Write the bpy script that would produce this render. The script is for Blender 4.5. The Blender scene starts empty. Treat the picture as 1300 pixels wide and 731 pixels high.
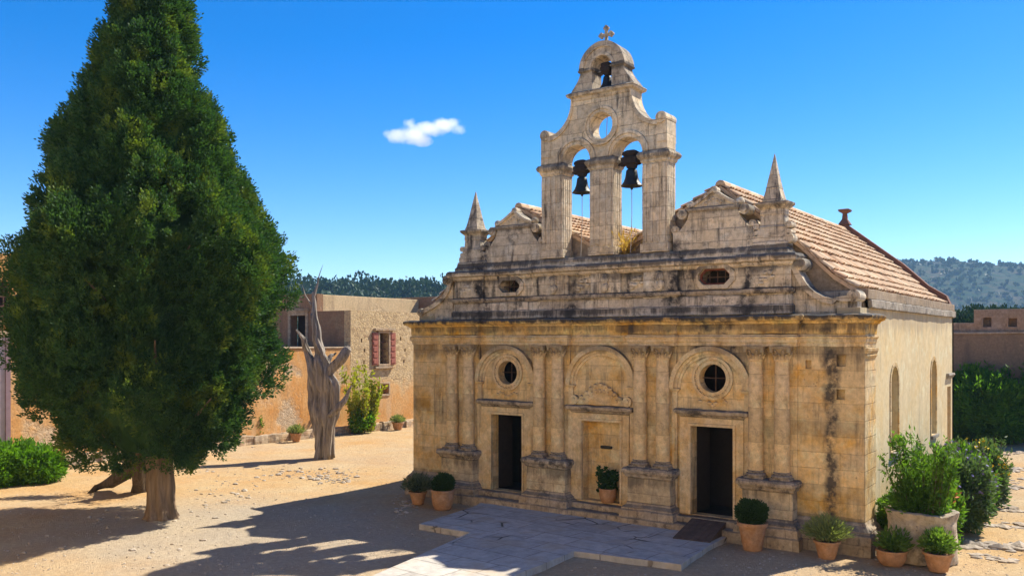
import bpy, bmesh, math, random
import numpy as np
from mathutils import Vector, Matrix, noise as mnoise
from mathutils.geometry import tessellate_polygon

R = math.radians
random.seed(7)
SC = bpy.context.scene
COL = SC.collection

# ------------------------------------------------------------------ camera, sky, sun, exposure
CAM = (20.587, -22.70, 5.4)
YAW = R(35.714)
cd = bpy.data.cameras.new('camera')
cam = bpy.data.objects.new('camera', cd)
COL.objects.link(cam)
cam.location = CAM
cam.rotation_euler = (R(90), 0, YAW)
cd.sensor_width = 36.0
cd.sensor_fit = 'HORIZONTAL'
cd.lens = 36.0 * 1100 / 1300
cd.shift_y = 64.5 / 1300
cd.clip_start = 0.1
cd.clip_end = 20000
SC.camera = cam

SUN_AZ = (0.385, 0.923)          # horizontal direction towards the sun
SUN_EL = R(48.5)
w = bpy.data.worlds.new('World')
SC.world = w
w.use_nodes = True
nt = w.node_tree
nt.nodes.clear()
sky = nt.nodes.new('ShaderNodeTexSky')
sky.sky_type = 'NISHITA'
sky.sun_disc = False
sky.sun_elevation = SUN_EL
sky.sun_rotation = math.atan2(SUN_AZ[0], SUN_AZ[1])
sky.altitude = 400
sky.air_density = 0.85
sky.dust_density = 0.25
sky.ozone_density = 2.0
hs = nt.nodes.new('ShaderNodeHueSaturation')
hs.inputs['Hue'].default_value = 0.509
hs.inputs['Saturation'].default_value = 1.52
bg = nt.nodes.new('ShaderNodeBackground')
bg.inputs['Strength'].default_value = 0.088
wo = nt.nodes.new('ShaderNodeOutputWorld')
nt.links.new(sky.outputs[0], hs.inputs['Color'])
nt.links.new(hs.outputs[0], bg.inputs['Color'])
nt.links.new(bg.outputs[0], wo.inputs['Surface'])

sd = bpy.data.lights.new('sun', 'SUN')
sd.energy = 4.2
sd.angle = R(0.53)
sd.color = (1.0, 0.93, 0.80)
sun = bpy.data.objects.new('sun', sd)
COL.objects.link(sun)
sv = Vector((SUN_AZ[0] * math.cos(SUN_EL), SUN_AZ[1] * math.cos(SUN_EL), math.sin(SUN_EL)))
sun.rotation_euler = sv.to_track_quat('Z', 'Y').to_euler()
sun.location = (30, 40, 60)
SC.view_settings.view_transform = 'Standard'
SC.view_settings.look = 'None'
SC.view_settings.gamma = 1.0
SC.view_settings.exposure = 1.22
SC.render.engine = 'CYCLES'
SC.cycles.max_bounces = 6
SC.cycles.volume_bounces = 3

# pixel (of the 1300-wide photo) to a point of the place
_c, _s = math.cos(YAW), math.sin(YAW)
def dp(px, py, d):
    r = (px - 650) / 1100 * d
    return (CAM[0] + r * _c - d * _s, CAM[1] + r * _s + d * _c, CAM[2] + (430 - py) * d / 1100)
def gp(px, py, z=0.0):
    return dp(px, py, 1100 * (CAM[2] - z) / (py - 430))

# ------------------------------------------------------------------ mesh helpers
class MB:
    def __init__(s):
        s.v = []; s.f = []
    def add(s, vs, fs):
        o = len(s.v)
        s.v += [tuple(v) for v in vs]
        s.f += [tuple(i + o for i in f) for f in fs]
        return s
    def box(s, x0, x1, y0, y1, z0, z1):
        return s.add([(x0,y0,z0),(x1,y0,z0),(x1,y1,z0),(x0,y1,z0),(x0,y0,z1),(x1,y0,z1),(x1,y1,z1),(x0,y1,z1)],
                     [(0,3,2,1),(4,5,6,7),(0,1,5,4),(1,2,6,5),(2,3,7,6),(3,0,4,7)])
    def loft(s, x0, x1, yf, yb, prof, back=False):
        """stack of rectangles: prof = [(z, projection)]"""
        vs = []; fs = []
        for z, p in prof:
            b = yb + (p if back else 0)
            vs += [(x0-p,yf-p,z),(x1+p,yf-p,z),(x1+p,b,z),(x0-p,b,z)]
        n = len(prof)
        for i in range(n-1):
            for k in range(4):
                a = i*4+k; c = i*4+(k+1) % 4
                fs.append((a, c, c+4, a+4))
        fs.append((3,2,1,0)); o = (n-1)*4
        fs.append((o,o+1,o+2,o+3))
        return s.add(vs, fs)
    def prism(s, poly, a0, a1, axis='y', holes=()):
        loops = [list(poly)] + [list(h) for h in holes]
        def P(u, v, a):
            return (u,a,v) if axis == 'y' else ((a,u,v) if axis == 'x' else (u,v,a))
        flat = [q for l in loops for q in l]; n = len(flat)
        vs = [P(u,v,a0) for u,v in flat] + [P(u,v,a1) for u,v in flat]
        fs = []
        if len(loops) == 1 and len(poly) <= 4:
            fs += [tuple(range(n)), tuple(range(n, 2*n))[::-1]]
        else:
            for t in tessellate_polygon([[Vector((u,v,0)) for u,v in l] for l in loops]):
                fs.append(tuple(t)); fs.append(tuple(n+i for i in reversed(t)))
        o = 0
        for l in loops:
            m = len(l)
            for i in range(m):
                j = (i+1) % m
                fs.append((o+i, o+j, n+o+j, n+o+i))
            o += m
        return s.add(vs, fs)
    def lathe(s, prof, c=(0,0,0), seg=16, squash=1.0):
        vs = []; fs = []
        for r, z in prof:
            for k in range(seg):
                a = 2*math.pi*k/seg
                vs.append((c[0]+r*math.cos(a), c[1]+r*math.sin(a)*squash, c[2]+z))
        for i in range(len(prof)-1):
            for k in range(seg):
                q = (k+1) % seg
                fs.append((i*seg+k, i*seg+q, (i+1)*seg+q, (i+1)*seg+k))
        fs.append(tuple(range(seg))[::-1]); o = (len(prof)-1)*seg
        fs.append(tuple(range(o, o+seg)))
        return s.add(vs, fs)
    def tube(s, pts, rad, seg=10, lump=0.0, seed=0, flute=0.0, nfl=7):
        pts = [Vector(p) for p in pts]; n = len(pts)
        if not hasattr(rad, '__len__'): rad = [rad]*n
        vs = []; fs = []; ref = Vector((0.3,1,0.2)).normalized()
        for i, p in enumerate(pts):
            t = (pts[min(i+1,n-1)] - pts[max(i-1,0)]).normalized()
            u = t.cross(ref)
            if u.length < 1e-3: u = t.cross(Vector((1,0,0)))
            u.normalize(); v = t.cross(u)
            for k in range(seg):
                a = 2*math.pi*k/seg
                d = u*math.cos(a) + v*math.sin(a)
                r = rad[i]
                if lump: r *= 1 + lump*mnoise.noise((d*1.3 + p*1.1 + Vector((seed,0,0))))
                if flute: r *= 1 + flute*math.sin(a*nfl + i*0.15 + 2*mnoise.noise(p*0.5))
                vs.append(p + d*r)
        for i in range(n-1):
            for k in range(seg):
                q = (k+1) % seg
                fs.append((i*seg+k, i*seg+q, (i+1)*seg+q, (i+1)*seg+k))
        fs.append(tuple(range(seg))[::-1]); o = (n-1)*seg
        fs.append(tuple(range(o,o+seg)))
        return s.add(vs, fs)
    def ball(s, c, r, sub=2, sq=(1,1,1), lump=0.0, seed=0):
        bm = bmesh.new(); bmesh.ops.create_icosphere(bm, subdivisions=sub, radius=1)
        vs = []
        for v in bm.verts:
            k = 1 + (lump*mnoise.noise(v.co*1.7 + Vector((seed*3.1,seed,0))) if lump else 0)
            vs.append((c[0]+v.co.x*r*sq[0]*k, c[1]+v.co.y*r*sq[1]*k, c[2]+v.co.z*r*sq[2]*k))
        fs = [tuple(v.index for v in f.verts) for f in bm.faces]
        bm.free()
        return s.add(vs, fs)
    def pieces(s):
        """far-apart pieces of the mesh, each as its own MB (first the loose islands, then islands that lie near each other)"""
        par = list(range(len(s.v)))
        def find(a):
            while par[a] != a:
                par[a] = par[par[a]]; a = par[a]
            return a
        for f in s.f:
            r = find(f[0])
            for i in f[1:]:
                q = find(i)
                if q != r: par[q] = r
        root = [find(i) for i in range(len(s.v))]
        ids = {}
        for r in root: ids.setdefault(r, len(ids))
        isl = np.array([ids[r] for r in root]); k = len(ids)
        if k == 1 or k > 900: return [s]
        V = np.array(s.v); lo = np.full((k,3), np.inf); hi = np.full((k,3), -np.inf)
        np.minimum.at(lo, isl, V); np.maximum.at(hi, isl, V)
        size = (hi-lo).max(1)
        gap = np.maximum(0, np.maximum(lo[:,None]-hi[None], lo[None]-hi[:,None]))
        near = np.sqrt((gap**2).sum(2)) <= np.maximum(0.02, 0.47*np.maximum(size[:,None], size[None]))
        grp = list(range(k))
        def gf(a):
            while grp[a] != a: a = grp[a]
            return a
        for a, b in zip(*np.nonzero(np.triu(near, 1))):
            ra, rb = gf(a), gf(b)
            if ra != rb: grp[rb] = ra
        g = [gf(isl[i]) for i in range(len(s.v))]
        out = {}
        for f in s.f: out.setdefault(g[f[0]], []).append(f)
        if len(out) == 1: return [s]
        res = []
        for fs in out.values():
            used = sorted({i for f in fs for i in f}); mp = {v: n for n, v in enumerate(used)}
            res.append(MB().add([s.v[i] for i in used], [tuple(mp[i] for i in f) for f in fs]))
        return res
    def build(s, name, mat, parent=None, smooth=False, bevel=0.0, rough=0.0, cut=0.0, segs=2, split=True):
        if parent and split:
            ps = s.pieces()
            if len(ps) > 1:
                return [p.build(name, mat, parent, smooth, bevel, rough, cut, segs, False) for p in ps][0]
        o0 = ORG.get(parent.name, (0,0,0)) if parent else (0,0,0)
        me = bpy.data.meshes.new(name)
        me.from_pydata([(x-o0[0],y-o0[1],z-o0[2]) for x,y,z in s.v], [], s.f)
        bm = bmesh.new(); bm.from_mesh(me)
        bmesh.ops.recalc_face_normals(bm, faces=bm.faces)
        if cut:
            for _ in range(6):
                es = [e for e in bm.edges if e.calc_length() > cut]
                if not es: break
                bmesh.ops.subdivide_edges(bm, edges=es, cuts=1, use_grid_fill=True)
        if rough:
            for v in bm.verts:
                d = mnoise.noise_vector(v.co*2.3) + 0.6*mnoise.noise_vector(v.co*7.1)
                v.co += d*rough
        bm.to_mesh(me); bm.free()
        if smooth:
            me.polygons.foreach_set('use_smooth', [True]*len(me.polygons))
        me.materials.append(mat)
        o = bpy.data.objects.new(name, me)
        COL.objects.link(o)
        if parent: o.parent = parent
        if smooth and smooth != 'all':
            me.set_sharp_from_angle(angle=R(38))
        if bevel:
            m = o.modifiers.new('edge_wear', 'BEVEL')
            m.width = bevel; m.segments = segs; m.limit_method = 'ANGLE'; m.angle_limit = R(40)
        return o

ORG = {}
def tag(o, label=None, cat=None, group=None, kind=None):
    if label: o['label'] = label
    if cat: o['category'] = cat
    if group: o['group'] = group
    if kind: o['kind'] = kind
    return o
def thing(name, label, cat, loc=(0,0,0), rz=0.0, group=None):
    o = bpy.data.objects.new(name, None)
    COL.objects.link(o)
    o.location = loc; o.rotation_euler = (0,0,rz)
    o.empty_display_size = 0.3
    tag(o, label, cat, group)
    return o
def world_thing(name, label, cat, loc, group=None):
    """Empty at the base; its parts are given in place coordinates"""
    o = thing(name, label, cat, loc, 0, group)
    ORG[o.name] = loc
    return o
def copy_tree(o, parent=None):
    c = o.copy(); COL.objects.link(c)
    if parent: c.parent = parent
    for ch in list(o.children): copy_tree(ch, c)
    return c

# ------------------------------------------------------------------ material helpers
class NT:
    def __init__(s, name, rough=0.9, spec=0.2):
        s.m = bpy.data.materials.new(name); s.m.use_nodes = True
        s.t = s.m.node_tree; s.b = s.t.nodes['Principled BSDF']
        s.b.inputs['Roughness'].default_value = rough
        s.b.inputs['Specular IOR Level'].default_value = spec
        s.tc = s.t.nodes.new('ShaderNodeTexCoord').outputs['Object']
    def n(s, typ, ins=None, **kw):
        x = s.t.nodes.new(typ)
        for k, v in kw.items(): setattr(x, k, v)
        for k, v in (ins or {}).items(): s.set(x.inputs[k], v)
        return x
    def set(s, sock, v):
        if hasattr(v, 'is_linked'): s.t.links.new(v, sock)
        elif hasattr(v, '__len__') and len(v) == 3 and sock.type == 'RGBA': sock.default_value = (*v, 1)
        else: sock.default_value = v
    def map(s, scale=(1,1,1), loc=(0,0,0), rot=(0,0,0), vec=None):
        return s.n('ShaderNodeMapping', {'Vector': vec or s.tc, 'Scale': scale, 'Location': loc, 'Rotation': rot}).outputs[0]
    def noise(s, scale, detail=5, rough=0.6, vec=None, off=0.0, dist=0.0):
        v = vec or s.tc
        if off: v = s.n('ShaderNodeVectorMath', {0: v, 1: (off, off*0.7, off*1.3)}, operation='ADD').outputs[0]
        return s.n('ShaderNodeTexNoise', {'Vector': v, 'Scale': scale, 'Detail': detail, 'Roughness': rough, 'Distortion': dist}).outputs['Fac']
    def step(s, v, a, b, lo=0.0, hi=1.0):
        return s.n('ShaderNodeMapRange', {'Value': v, 'From Min': a, 'From Max': b, 'To Min': lo, 'To Max': hi}).outputs[0]
    def math(s, op, a, b=0.0, clamp=False):
        return s.n('ShaderNodeMath', {0: a, 1: b}, operation=op, use_clamp=clamp).outputs[0]
    def mix(s, f, a, b, mode='MIX'):
        x = s.n('ShaderNodeMix', data_type='RGBA', blend_type=mode)
        s.set(x.inputs[0], f); s.set(x.inputs[6], a); s.set(x.inputs[7], b)
        return x.outputs[2]
    def sep(s, v=None):
        return s.n('ShaderNodeSeparateXYZ', {0: v or s.tc}).outputs
    def done(s, col, h=None, strength=0.6, dist=0.03):
        s.set(s.b.inputs['Base Color'], col)
        if h is not None:
            s.set(s.b.inputs['Normal'], s.n('ShaderNodeBump', {'Height': h, 'Strength': strength, 'Distance': dist}).outputs[0])
        return s.m

def stone(name, c1, c2, ochre=(0.50,0.27,0.07), ochre_amt=0.5, joints=(0.85,0.36), lichen=0.3, streak=0.3, top=0.6,
          dark=(0.045,0.041,0.040), spots=(), bump=0.6, jdark=0.55, bands=(), pale=0.45, mott=0.7, grey=0.2):
    k = NT(name, 0.92, 0.15)
    big = k.step(k.noise(0.55, 5, 0.6), 0.35, 0.65)
    col = k.mix(big, c1, c2)
    x, y, z = k.sep()
    oc = k.math('MULTIPLY', k.step(k.noise(0.9, 7, 0.62, off=13.1), 0.47, 0.66), ochre_amt)
    col = k.mix(oc, col, ochre)
    gy = k.step(k.noise(0.75, 7, 0.66, off=63), 0.50, 0.62)
    col = k.mix(k.math('MULTIPLY', gy, grey), col, (0.50,0.455,0.39))
    pl_ = k.step(k.noise(1.7, 8, 0.7, off=44), 0.52, 0.66)
    col = k.mix(k.math('MULTIPLY', pl_, pale), col, tuple(min(0.78, v*1.15+0.14) for v in c1))
    fine = k.noise(6, 8, 0.75)
    col = k.mix(mott, col, k.mix(k.step(fine, 0.34, 0.66), (0.50,0.47,0.44), (1.16,1.14,1.1)), 'MULTIPLY')
    h = k.math('MULTIPLY', fine, 0.5)
    if joints:
        u = k.math('ADD', x, y)
        wob = k.noise(1.7, 3, 0.5, off=5)
        wz = k.math('MULTIPLY_ADD', wob, 0.05); k.set(wz.node.inputs[2], z)
        u2 = k.math('MULTIPLY_ADD', k.noise(2.3, 2, 0.5, off=9), 0.06); k.set(u2.node.inputs[2], u)
        vec = k.n('ShaderNodeCombineXYZ', {0: u2, 1: wz}).outputs[0]
        br = k.n('ShaderNodeTexBrick', {'Vector': vec, 'Color1': (0.74,0.73,0.71), 'Color2': (1.13,1.1,1.04), 'Mortar': (jdark,jdark*0.96,jdark*0.92),
                 'Scale': 1.0, 'Mortar Size': 0.012, 'Mortar Smooth': 0.5, 'Bias': 0.1, 'Brick Width': joints[0], 'Row Height': joints[1]})
        br.squash = 0.75; br.squash_frequency = 3; br.offset = 0.43
        col = k.mix(0.75, col, br.outputs[0], 'MULTIPLY')
        h = k.math('SUBTRACT', h, k.math('MULTIPLY', br.outputs['Fac'], 0.55))
    pit = k.n('ShaderNodeTexVoronoi', {'Vector': k.tc, 'Scale': 9.0, 'Randomness': 1.0}).outputs['Distance']
    pitm = k.math('MULTIPLY', k.step(pit, 0.0, 0.22, 1.0, 0.0), k.step(k.noise(1.4, 4, 0.6, off=31), 0.5, 0.62))
    col = k.mix(k.math('MULTIPLY', pitm, 0.6), col, (0.10,0.075,0.05))
    h = k.math('SUBTRACT', h, k.math('MULTIPLY', pitm, 0.8))
    if streak:
        st = k.step(k.noise(1.0, 8, 0.72, vec=k.map((4.2,4.2,0.42)), off=3.3), 0.50, 0.64)
        st = k.math('MULTIPLY', st, k.step(k.noise(0.8, 6, 0.65, off=21), 0.40, 0.56))
        col = k.mix(k.math('MULTIPLY', st, streak), col, dark)
    if lichen:
        li = k.step(k.noise(2.3, 10, 0.78, off=7.7), 0.595 - 0.13*lichen, 0.675 - 0.10*lichen)
        col = k.mix(k.math('MULTIPLY', li, 0.85*min(1, lichen+0.25)), col, dark)
    for (sx, sw, z0, z1, amt) in spots:
        sx = sx - 7.55
        xx = k.math('ADD', x, k.math('MULTIPLY', k.math('SUBTRACT', k.noise(1.6, 4, 0.6, off=sx+20), 0.5), 0.5))
        dx = k.math('ABSOLUTE', k.math('SUBTRACT', xx, sx))
        m = k.step(dx, sw*0.35, sw, 1.0, 0.0)
        m = k.math('MULTIPLY', m, k.math('MULTIPLY', k.step(z, z0, z0+0.35), k.step(z, z1-0.3, z1, 1.0, 0.0)))
        m = k.math('MULTIPLY', m, k.step(k.noise(3.2, 8, 0.72, off=sx*2+40), 0.36, 0.56))
        col = k.mix(k.math('MULTIPLY', m, amt), col, dark)
    for (z0, z1, amt) in bands:
        m = k.math('MULTIPLY', k.step(z, z0, z0+(z1-z0)*0.6), k.step(z, z1-0.02, z1+0.02, 1.0, 0.0))
        drip = k.math('ADD', k.math('MULTIPLY', k.noise(1.0, 7, 0.7, vec=k.map((3.4,3.4,0.5)), off=z0*3), 0.65), k.math('MULTIPLY', k.noise(0.7, 4, 0.6, off=z0*5), 0.35))
        m = k.step(k.math('ADD', k.math('MULTIPLY', m, 0.22), drip), 0.60, 0.72)
        m = k.math('MULTIPLY', m, k.math('MULTIPLY', k.step(z, z0-0.05, z0+0.1), k.step(z, z1-0.01, z1+0.03, 1.0, 0.0)))
        col = k.mix(k.math('MULTIPLY', m, amt), col, dark)
    if top:
        nz = k.sep(k.n('ShaderNodeNewGeometry').outputs['True Normal'])[2]
        up = k.math('MULTIPLY', k.step(nz, 0.25, 0.7), k.step(k.noise(2.5, 7, 0.7, off=17), 0.3, 0.55))
        col = k.mix(k.math('MULTIPLY', up, top), col, (0.10,0.098,0.092))
    mic = k.noise(38, 6, 0.7)
    h = k.math('ADD', h, k.math('MULTIPLY', mic, 0.22))
    return k.done(col, h, bump, 0.045)

def plain(name, c, rough=0.7, var=0.2, scale=8, bump=0.2, metal=0.0, spec=0.3):
    k = NT(name, rough, spec)
    n = k.noise(scale, 6, 0.65)
    col = k.mix(k.step(n, 0.3, 0.7), tuple(v*(1-var) for v in c), tuple(v*(1+var) for v in c))
    k.b.inputs['Metallic'].default_value = metal
    return k.done(col, n, bump, 0.02)

def leafmat(name, dark, light, tint=None, trans=0.25, nscale=0.9, tint_amt=0.3):
    k = NT(name, 0.62, 0.25)
    rnd = k.n('ShaderNodeNewGeometry').outputs['Random Per Island']
    n = k.step(k.noise(nscale, 4, 0.6), 0.35, 0.65)
    f = k.math('ADD', k.math('MULTIPLY', rnd, 0.55), k.math('MULTIPLY', n, 0.45))
    col = k.mix(f, dark, light)
    if tint:
        col = k.mix(k.math('MULTIPLY', k.step(k.noise(nscale*1.6, 3, 0.5, off=4.4), 0.55, 0.68), tint_amt), col, tint)
    k.set(k.b.inputs['Base Color'], col)
    tr = k.n('ShaderNodeBsdfTranslucent', {'Color': k.mix(1.0, col, (1.5,1.6,0.7), 'MULTIPLY')})
    ms = k.n('ShaderNodeMixShader', {0: trans, 1: k.b.outputs[0], 2: tr.outputs[0]})
    k.t.links.new(ms.outputs[0], k.t.nodes['Material Output'].inputs['Surface'])
    return k.m

M = {}
M['wall'] = stone('facade_stone', (0.82,0.61,0.31), (0.76,0.59,0.35), (0.74,0.41,0.07), 0.85, (1.25,0.42), 0.13, 0.55, 0.4, jdark=0.76, pale=0.45, mott=0.6,
                  bands=[(4.6,5.25,0.5),(2.6,3.3,0.25),(0.2,0.9,0.4)],
                  spots=[(14.3,0.24,0.3,5.4,0.9),(10.75,0.3,4.6,6.0,0.95),(11.7,0.25,4.4,6.0,0.95),(8.75,0.16,4.5,6.0,0.85),(1.75,0.12,4.4,6,0.5),(12.15,0.11,2.4,4.2,0.95),(3.0,0.1,4.2,5.6,0.7)])
M['trim'] = stone('ochre_trim_stone', (0.79,0.60,0.33), (0.71,0.55,0.34), (0.70,0.39,0.08), 0.65, None, 0.14, 0.45, 0.85, bands=[(4.85,5.22,0.5)], pale=0.5)
M['shaft'] = stone('column_stone', (0.78,0.58,0.31), (0.70,0.54,0.33), (0.68,0.38,0.08), 0.5, (9.0,0.9), 0.12, 0.4, 0.4, jdark=0.7)
M['cornice'] = stone('cornice_stone', (0.80,0.54,0.18), (0.72,0.51,0.23), (0.74,0.38,0.03), 0.9, None, 0.28, 0.7, 1.0, bands=[(5.5,5.8,0.6),(5.80,6.06,0.95)],
                     spots=[(10.8,0.35,5.2,6.2,0.95),(11.5,0.3,5.2,6.2,0.95),(8.7,0.2,5.2,6.2,0.9),(13.6,0.12,5.0,6.2,0.95),(14.2,0.2,5,6.1,0.8),(3.0,0.1,5,6.1,0.8)])
M['cap'] = stone('blackened_cap_stone', (0.50,0.40,0.29), (0.40,0.35,0.28), (0.55,0.35,0.14), 0.3, None, 0.85, 0.6, 1.0)
M['die'] = stone('pedestal_stone', (0.70,0.56,0.36), (0.60,0.48,0.31), (0.60,0.40,0.17), 0.35, (1.1,0.5), 0.3, 0.6, 0.8, bands=[(1.0,1.45,0.6)])
M['plinth'] = stone('plinth_stone', (0.50,0.40,0.28), (0.43,0.35,0.26), (0.55,0.35,0.14), 0.4, (0.9,0.3), 0.5, 0.5, 0.7)
M['attic'] = stone('attic_stone', (0.77,0.665,0.50), (0.68,0.585,0.45), (0.70,0.48,0.22), 0.35, (1.1,0.34), 0.46, 0.9, 0.85, pale=0.55,
                   bands=[(7.1,7.5,0.7),(6.55,6.8,0.7),(7.66,7.95,0.8),(8.85,9.1,0.6)],
                   spots=[(9.85,0.32,6.0,8.4,1.0),(12.0,0.25,6.2,7.9,1.0),(2.8,0.3,6.1,8.9,1.0),(5.1,0.16,6.1,7.6,0.95),(6.4,0.14,6.0,7.7,0.9),(8.3,0.14,6.0,7.7,0.9),(10.3,0.2,6.3,7.6,0.8),(3.3,0.14,6.3,7.4,0.8)])
M['atticbase'] = stone('attic_base_stone', (0.74,0.63,0.48), (0.64,0.56,0.46), (0.70,0.50,0.25), 0.35, (1.1,0.3), 0.55, 1.0, 0.9, bands=[(6.0,6.3,0.85),(7.45,7.7,0.8)],
                   spots=[(9.85,0.4,5.9,7,1.0),(12.0,0.35,5.9,7,1.0),(2.9,0.35,5.9,7,1.0),(6.4,0.3,5.9,6.7,1.0)])
M['tower'] = stone('belfry_stone', (0.77,0.65,0.475), (0.68,0.575,0.43), (0.72,0.49,0.20), 0.35, (0.75,0.42), 0.36, 0.85, 0.85, bands=[(10.4,10.9,0.6)])
M['towertop'] = stone('belfry_crown_stone', (0.62,0.52,0.39), (0.53,0.45,0.35), (0.62,0.46,0.25), 0.35, (0.7,0.34), 0.5, 0.85, 0.8, bands=[(13.3,13.7,0.8)])
M['plaster'] = stone('cream_wall_plaster', (0.70,0.575,0.345), (0.62,0.495,0.285), (0.64,0.44,0.18), 0.5, None, 0.0, 0.42, 0.3, dark=(0.30,0.24,0.17), bump=0.3, pale=0.4, mott=0.3, grey=0.0, bands=[(5.3,6.2,0.45),(0.0,0.8,0.4)])
M['pier'] = stone('worn_pier_stone', (0.68,0.52,0.28), (0.66,0.53,0.34), (0.64,0.34,0.06), 0.9, (0.9,0.42), 0.1, 0.2, 0.5, bump=0.8)
M['coping'] = stone('grey_coping_stone', (0.40,0.36,0.30), (0.34,0.31,0.27), (0.4,0.32,0.2), 0.2, (0.7,3.0), 0.45, 0.3, 0.6)
M['gable'] = stone('gable_wall_render', (0.36,0.27,0.18), (0.30,0.235,0.165), (0.4,0.28,0.14), 0.3, None, 0.25, 0.35, 0.3)
M['redgable'] = plain('dark_red_gable_render', (0.17,0.085,0.06), 0.95, 0.35, 4)
M['dark'] = plain('interior_shade_colour', (0.03,0.024,0.018), 0.95, 0.2, 3)  # near-black standing in for the shade inside rooms and openings
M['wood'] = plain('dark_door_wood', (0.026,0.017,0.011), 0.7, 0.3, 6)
M['ironbar'] = plain('rusty_iron', (0.10,0.055,0.035), 0.8, 0.3, 10)
M['rust'] = plain('red_rust_frame', (0.16,0.05,0.03), 0.85, 0.3, 10)
M['bronze'] = plain('dark_bell_bronze', (0.035,0.038,0.036), 0.5, 0.35, 7, 0.15, 0.6, 0.5)
M['yoke'] = plain('black_yoke_wood', (0.028,0.02,0.017), 0.85, 0.3, 8)
M['rope'] = plain('pale_bell_rope', (0.42,0.38,0.33), 0.95, 0.15, 30)
M['terracotta'] = stone('terracotta_clay', (0.52,0.26,0.105), (0.44,0.23,0.11), (0.56,0.34,0.16), 0.5, None, 0.0, 0.2, 0.2, dark=(0.3,0.25,0.2), bump=0.25, grey=0.25)
M['soil'] = plain('dark_soil', (0.05,0.035,0.025), 1.0, 0.4, 20, 0.8)
M['ramp'] = plain('dark_ramp_boards', (0.085,0.058,0.045), 0.8, 0.35, 5)

def tile_mat():
    k = NT('clay_roof_tile', 0.88, 0.2)
    rnd = k.n('ShaderNodeNewGeometry').outputs['Random Per Island']
    cr = k.n('ShaderNodeValToRGB', {0: rnd})
    e = cr.color_ramp.elements
    e[0].position = 0; e[0].color = (0.44,0.25,0.135,1)
    e[1].position = 1; e[1].color = (0.68,0.53,0.35,1)
    for p, c in ((0.35,(0.54,0.345,0.20,1)),(0.7,(0.61,0.43,0.265,1))):
        x = e.new(p); x.color = c
    n = k.noise(3.0, 8, 0.7)
    col = k.mix(k.math('MULTIPLY', k.step(n, 0.50, 0.64), 0.7), cr.outputs[0], (0.20,0.15,0.11))
    col = k.mix(k.math('MULTIPLY', k.step(k.noise(1.1, 5, 0.6, off=8), 0.5, 0.65), 0.35), col, (0.52,0.40,0.27))
    return k.done(col, k.noise(30, 5, 0.7), 0.3, 0.02)
M['tile'] = tile_mat()

def ground_mat():
    k = NT('dry_earth_and_gravel', 0.97, 0.1)
    a = k.step(k.noise(0.11, 6, 0.6, off=2), 0.42, 0.60)
    sand = k.mix(k.step(k.noise(0.35, 6, 0.65), 0.35, 0.65), (0.49,0.36,0.195), (0.46,0.275,0.11))
    grav = k.mix(k.step(k.noise(0.6, 6, 0.65, off=5), 0.35, 0.65), (0.35,0.305,0.24), (0.42,0.35,0.255))
    x, y, z = k.sep()
    # greyer gravel in the forecourt, redder earth by the old tree
    d = k.math('SQRT', k.math('ADD', k.math('POWER', k.math('MULTIPLY', k.math('SUBTRACT', x, 1.0), 0.12), 2), k.math('POWER', k.math('MULTIPLY', k.math('ADD', y, 7.5), 0.16), 2)))
    fc = k.step(k.math('ADD', d, k.math('MULTIPLY', k.noise(0.3, 6, 0.65, off=9), 0.8)), 0.9, 1.45, 0.85, 0.0)
    col = k.mix(k.math('MAXIMUM', fc, k.math('MULTIPLY', a, 0.45)), sand, grav)
    f1 = k.noise(7, 8, 0.75)
    col = k.mix(1.0, col, k.mix(k.step(f1, 0.3, 0.7), (0.74,0.72,0.70), (1.18,1.17,1.15)), 'MULTIPLY')
    v = k.n('ShaderNodeTexVoronoi', {'Vector': k.tc, 'Scale': 26.0})
    peb = k.step(v.outputs['Distance'], 0.1, 0.5, 1.0, 0.0)
    pm = k.math('MULTIPLY', k.step(k.noise(0.8, 5, 0.6, off=3), 0.45, 0.6), 0.5)
    col = k.mix(k.math('MULTIPLY', k.math('MULTIPLY', peb, pm), 0.6), col, (0.55,0.47,0.36))
    col = k.mix(k.math('MULTIPLY', k.step(k.noise(60, 3, 0.7), 0.56, 0.68), 0.35), col, (0.17,0.12,0.08))
    h = k.math('ADD', k.math('MULTIPLY', f1, 0.8), k.math('MULTIPLY', peb, 0.35))
    h = k.math('ADD', h, k.math('MULTIPLY', k.noise(45, 5, 0.7), 0.3))
    return k.done(col, h, 0.9, 0.05)
M['ground'] = ground_mat()

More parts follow.
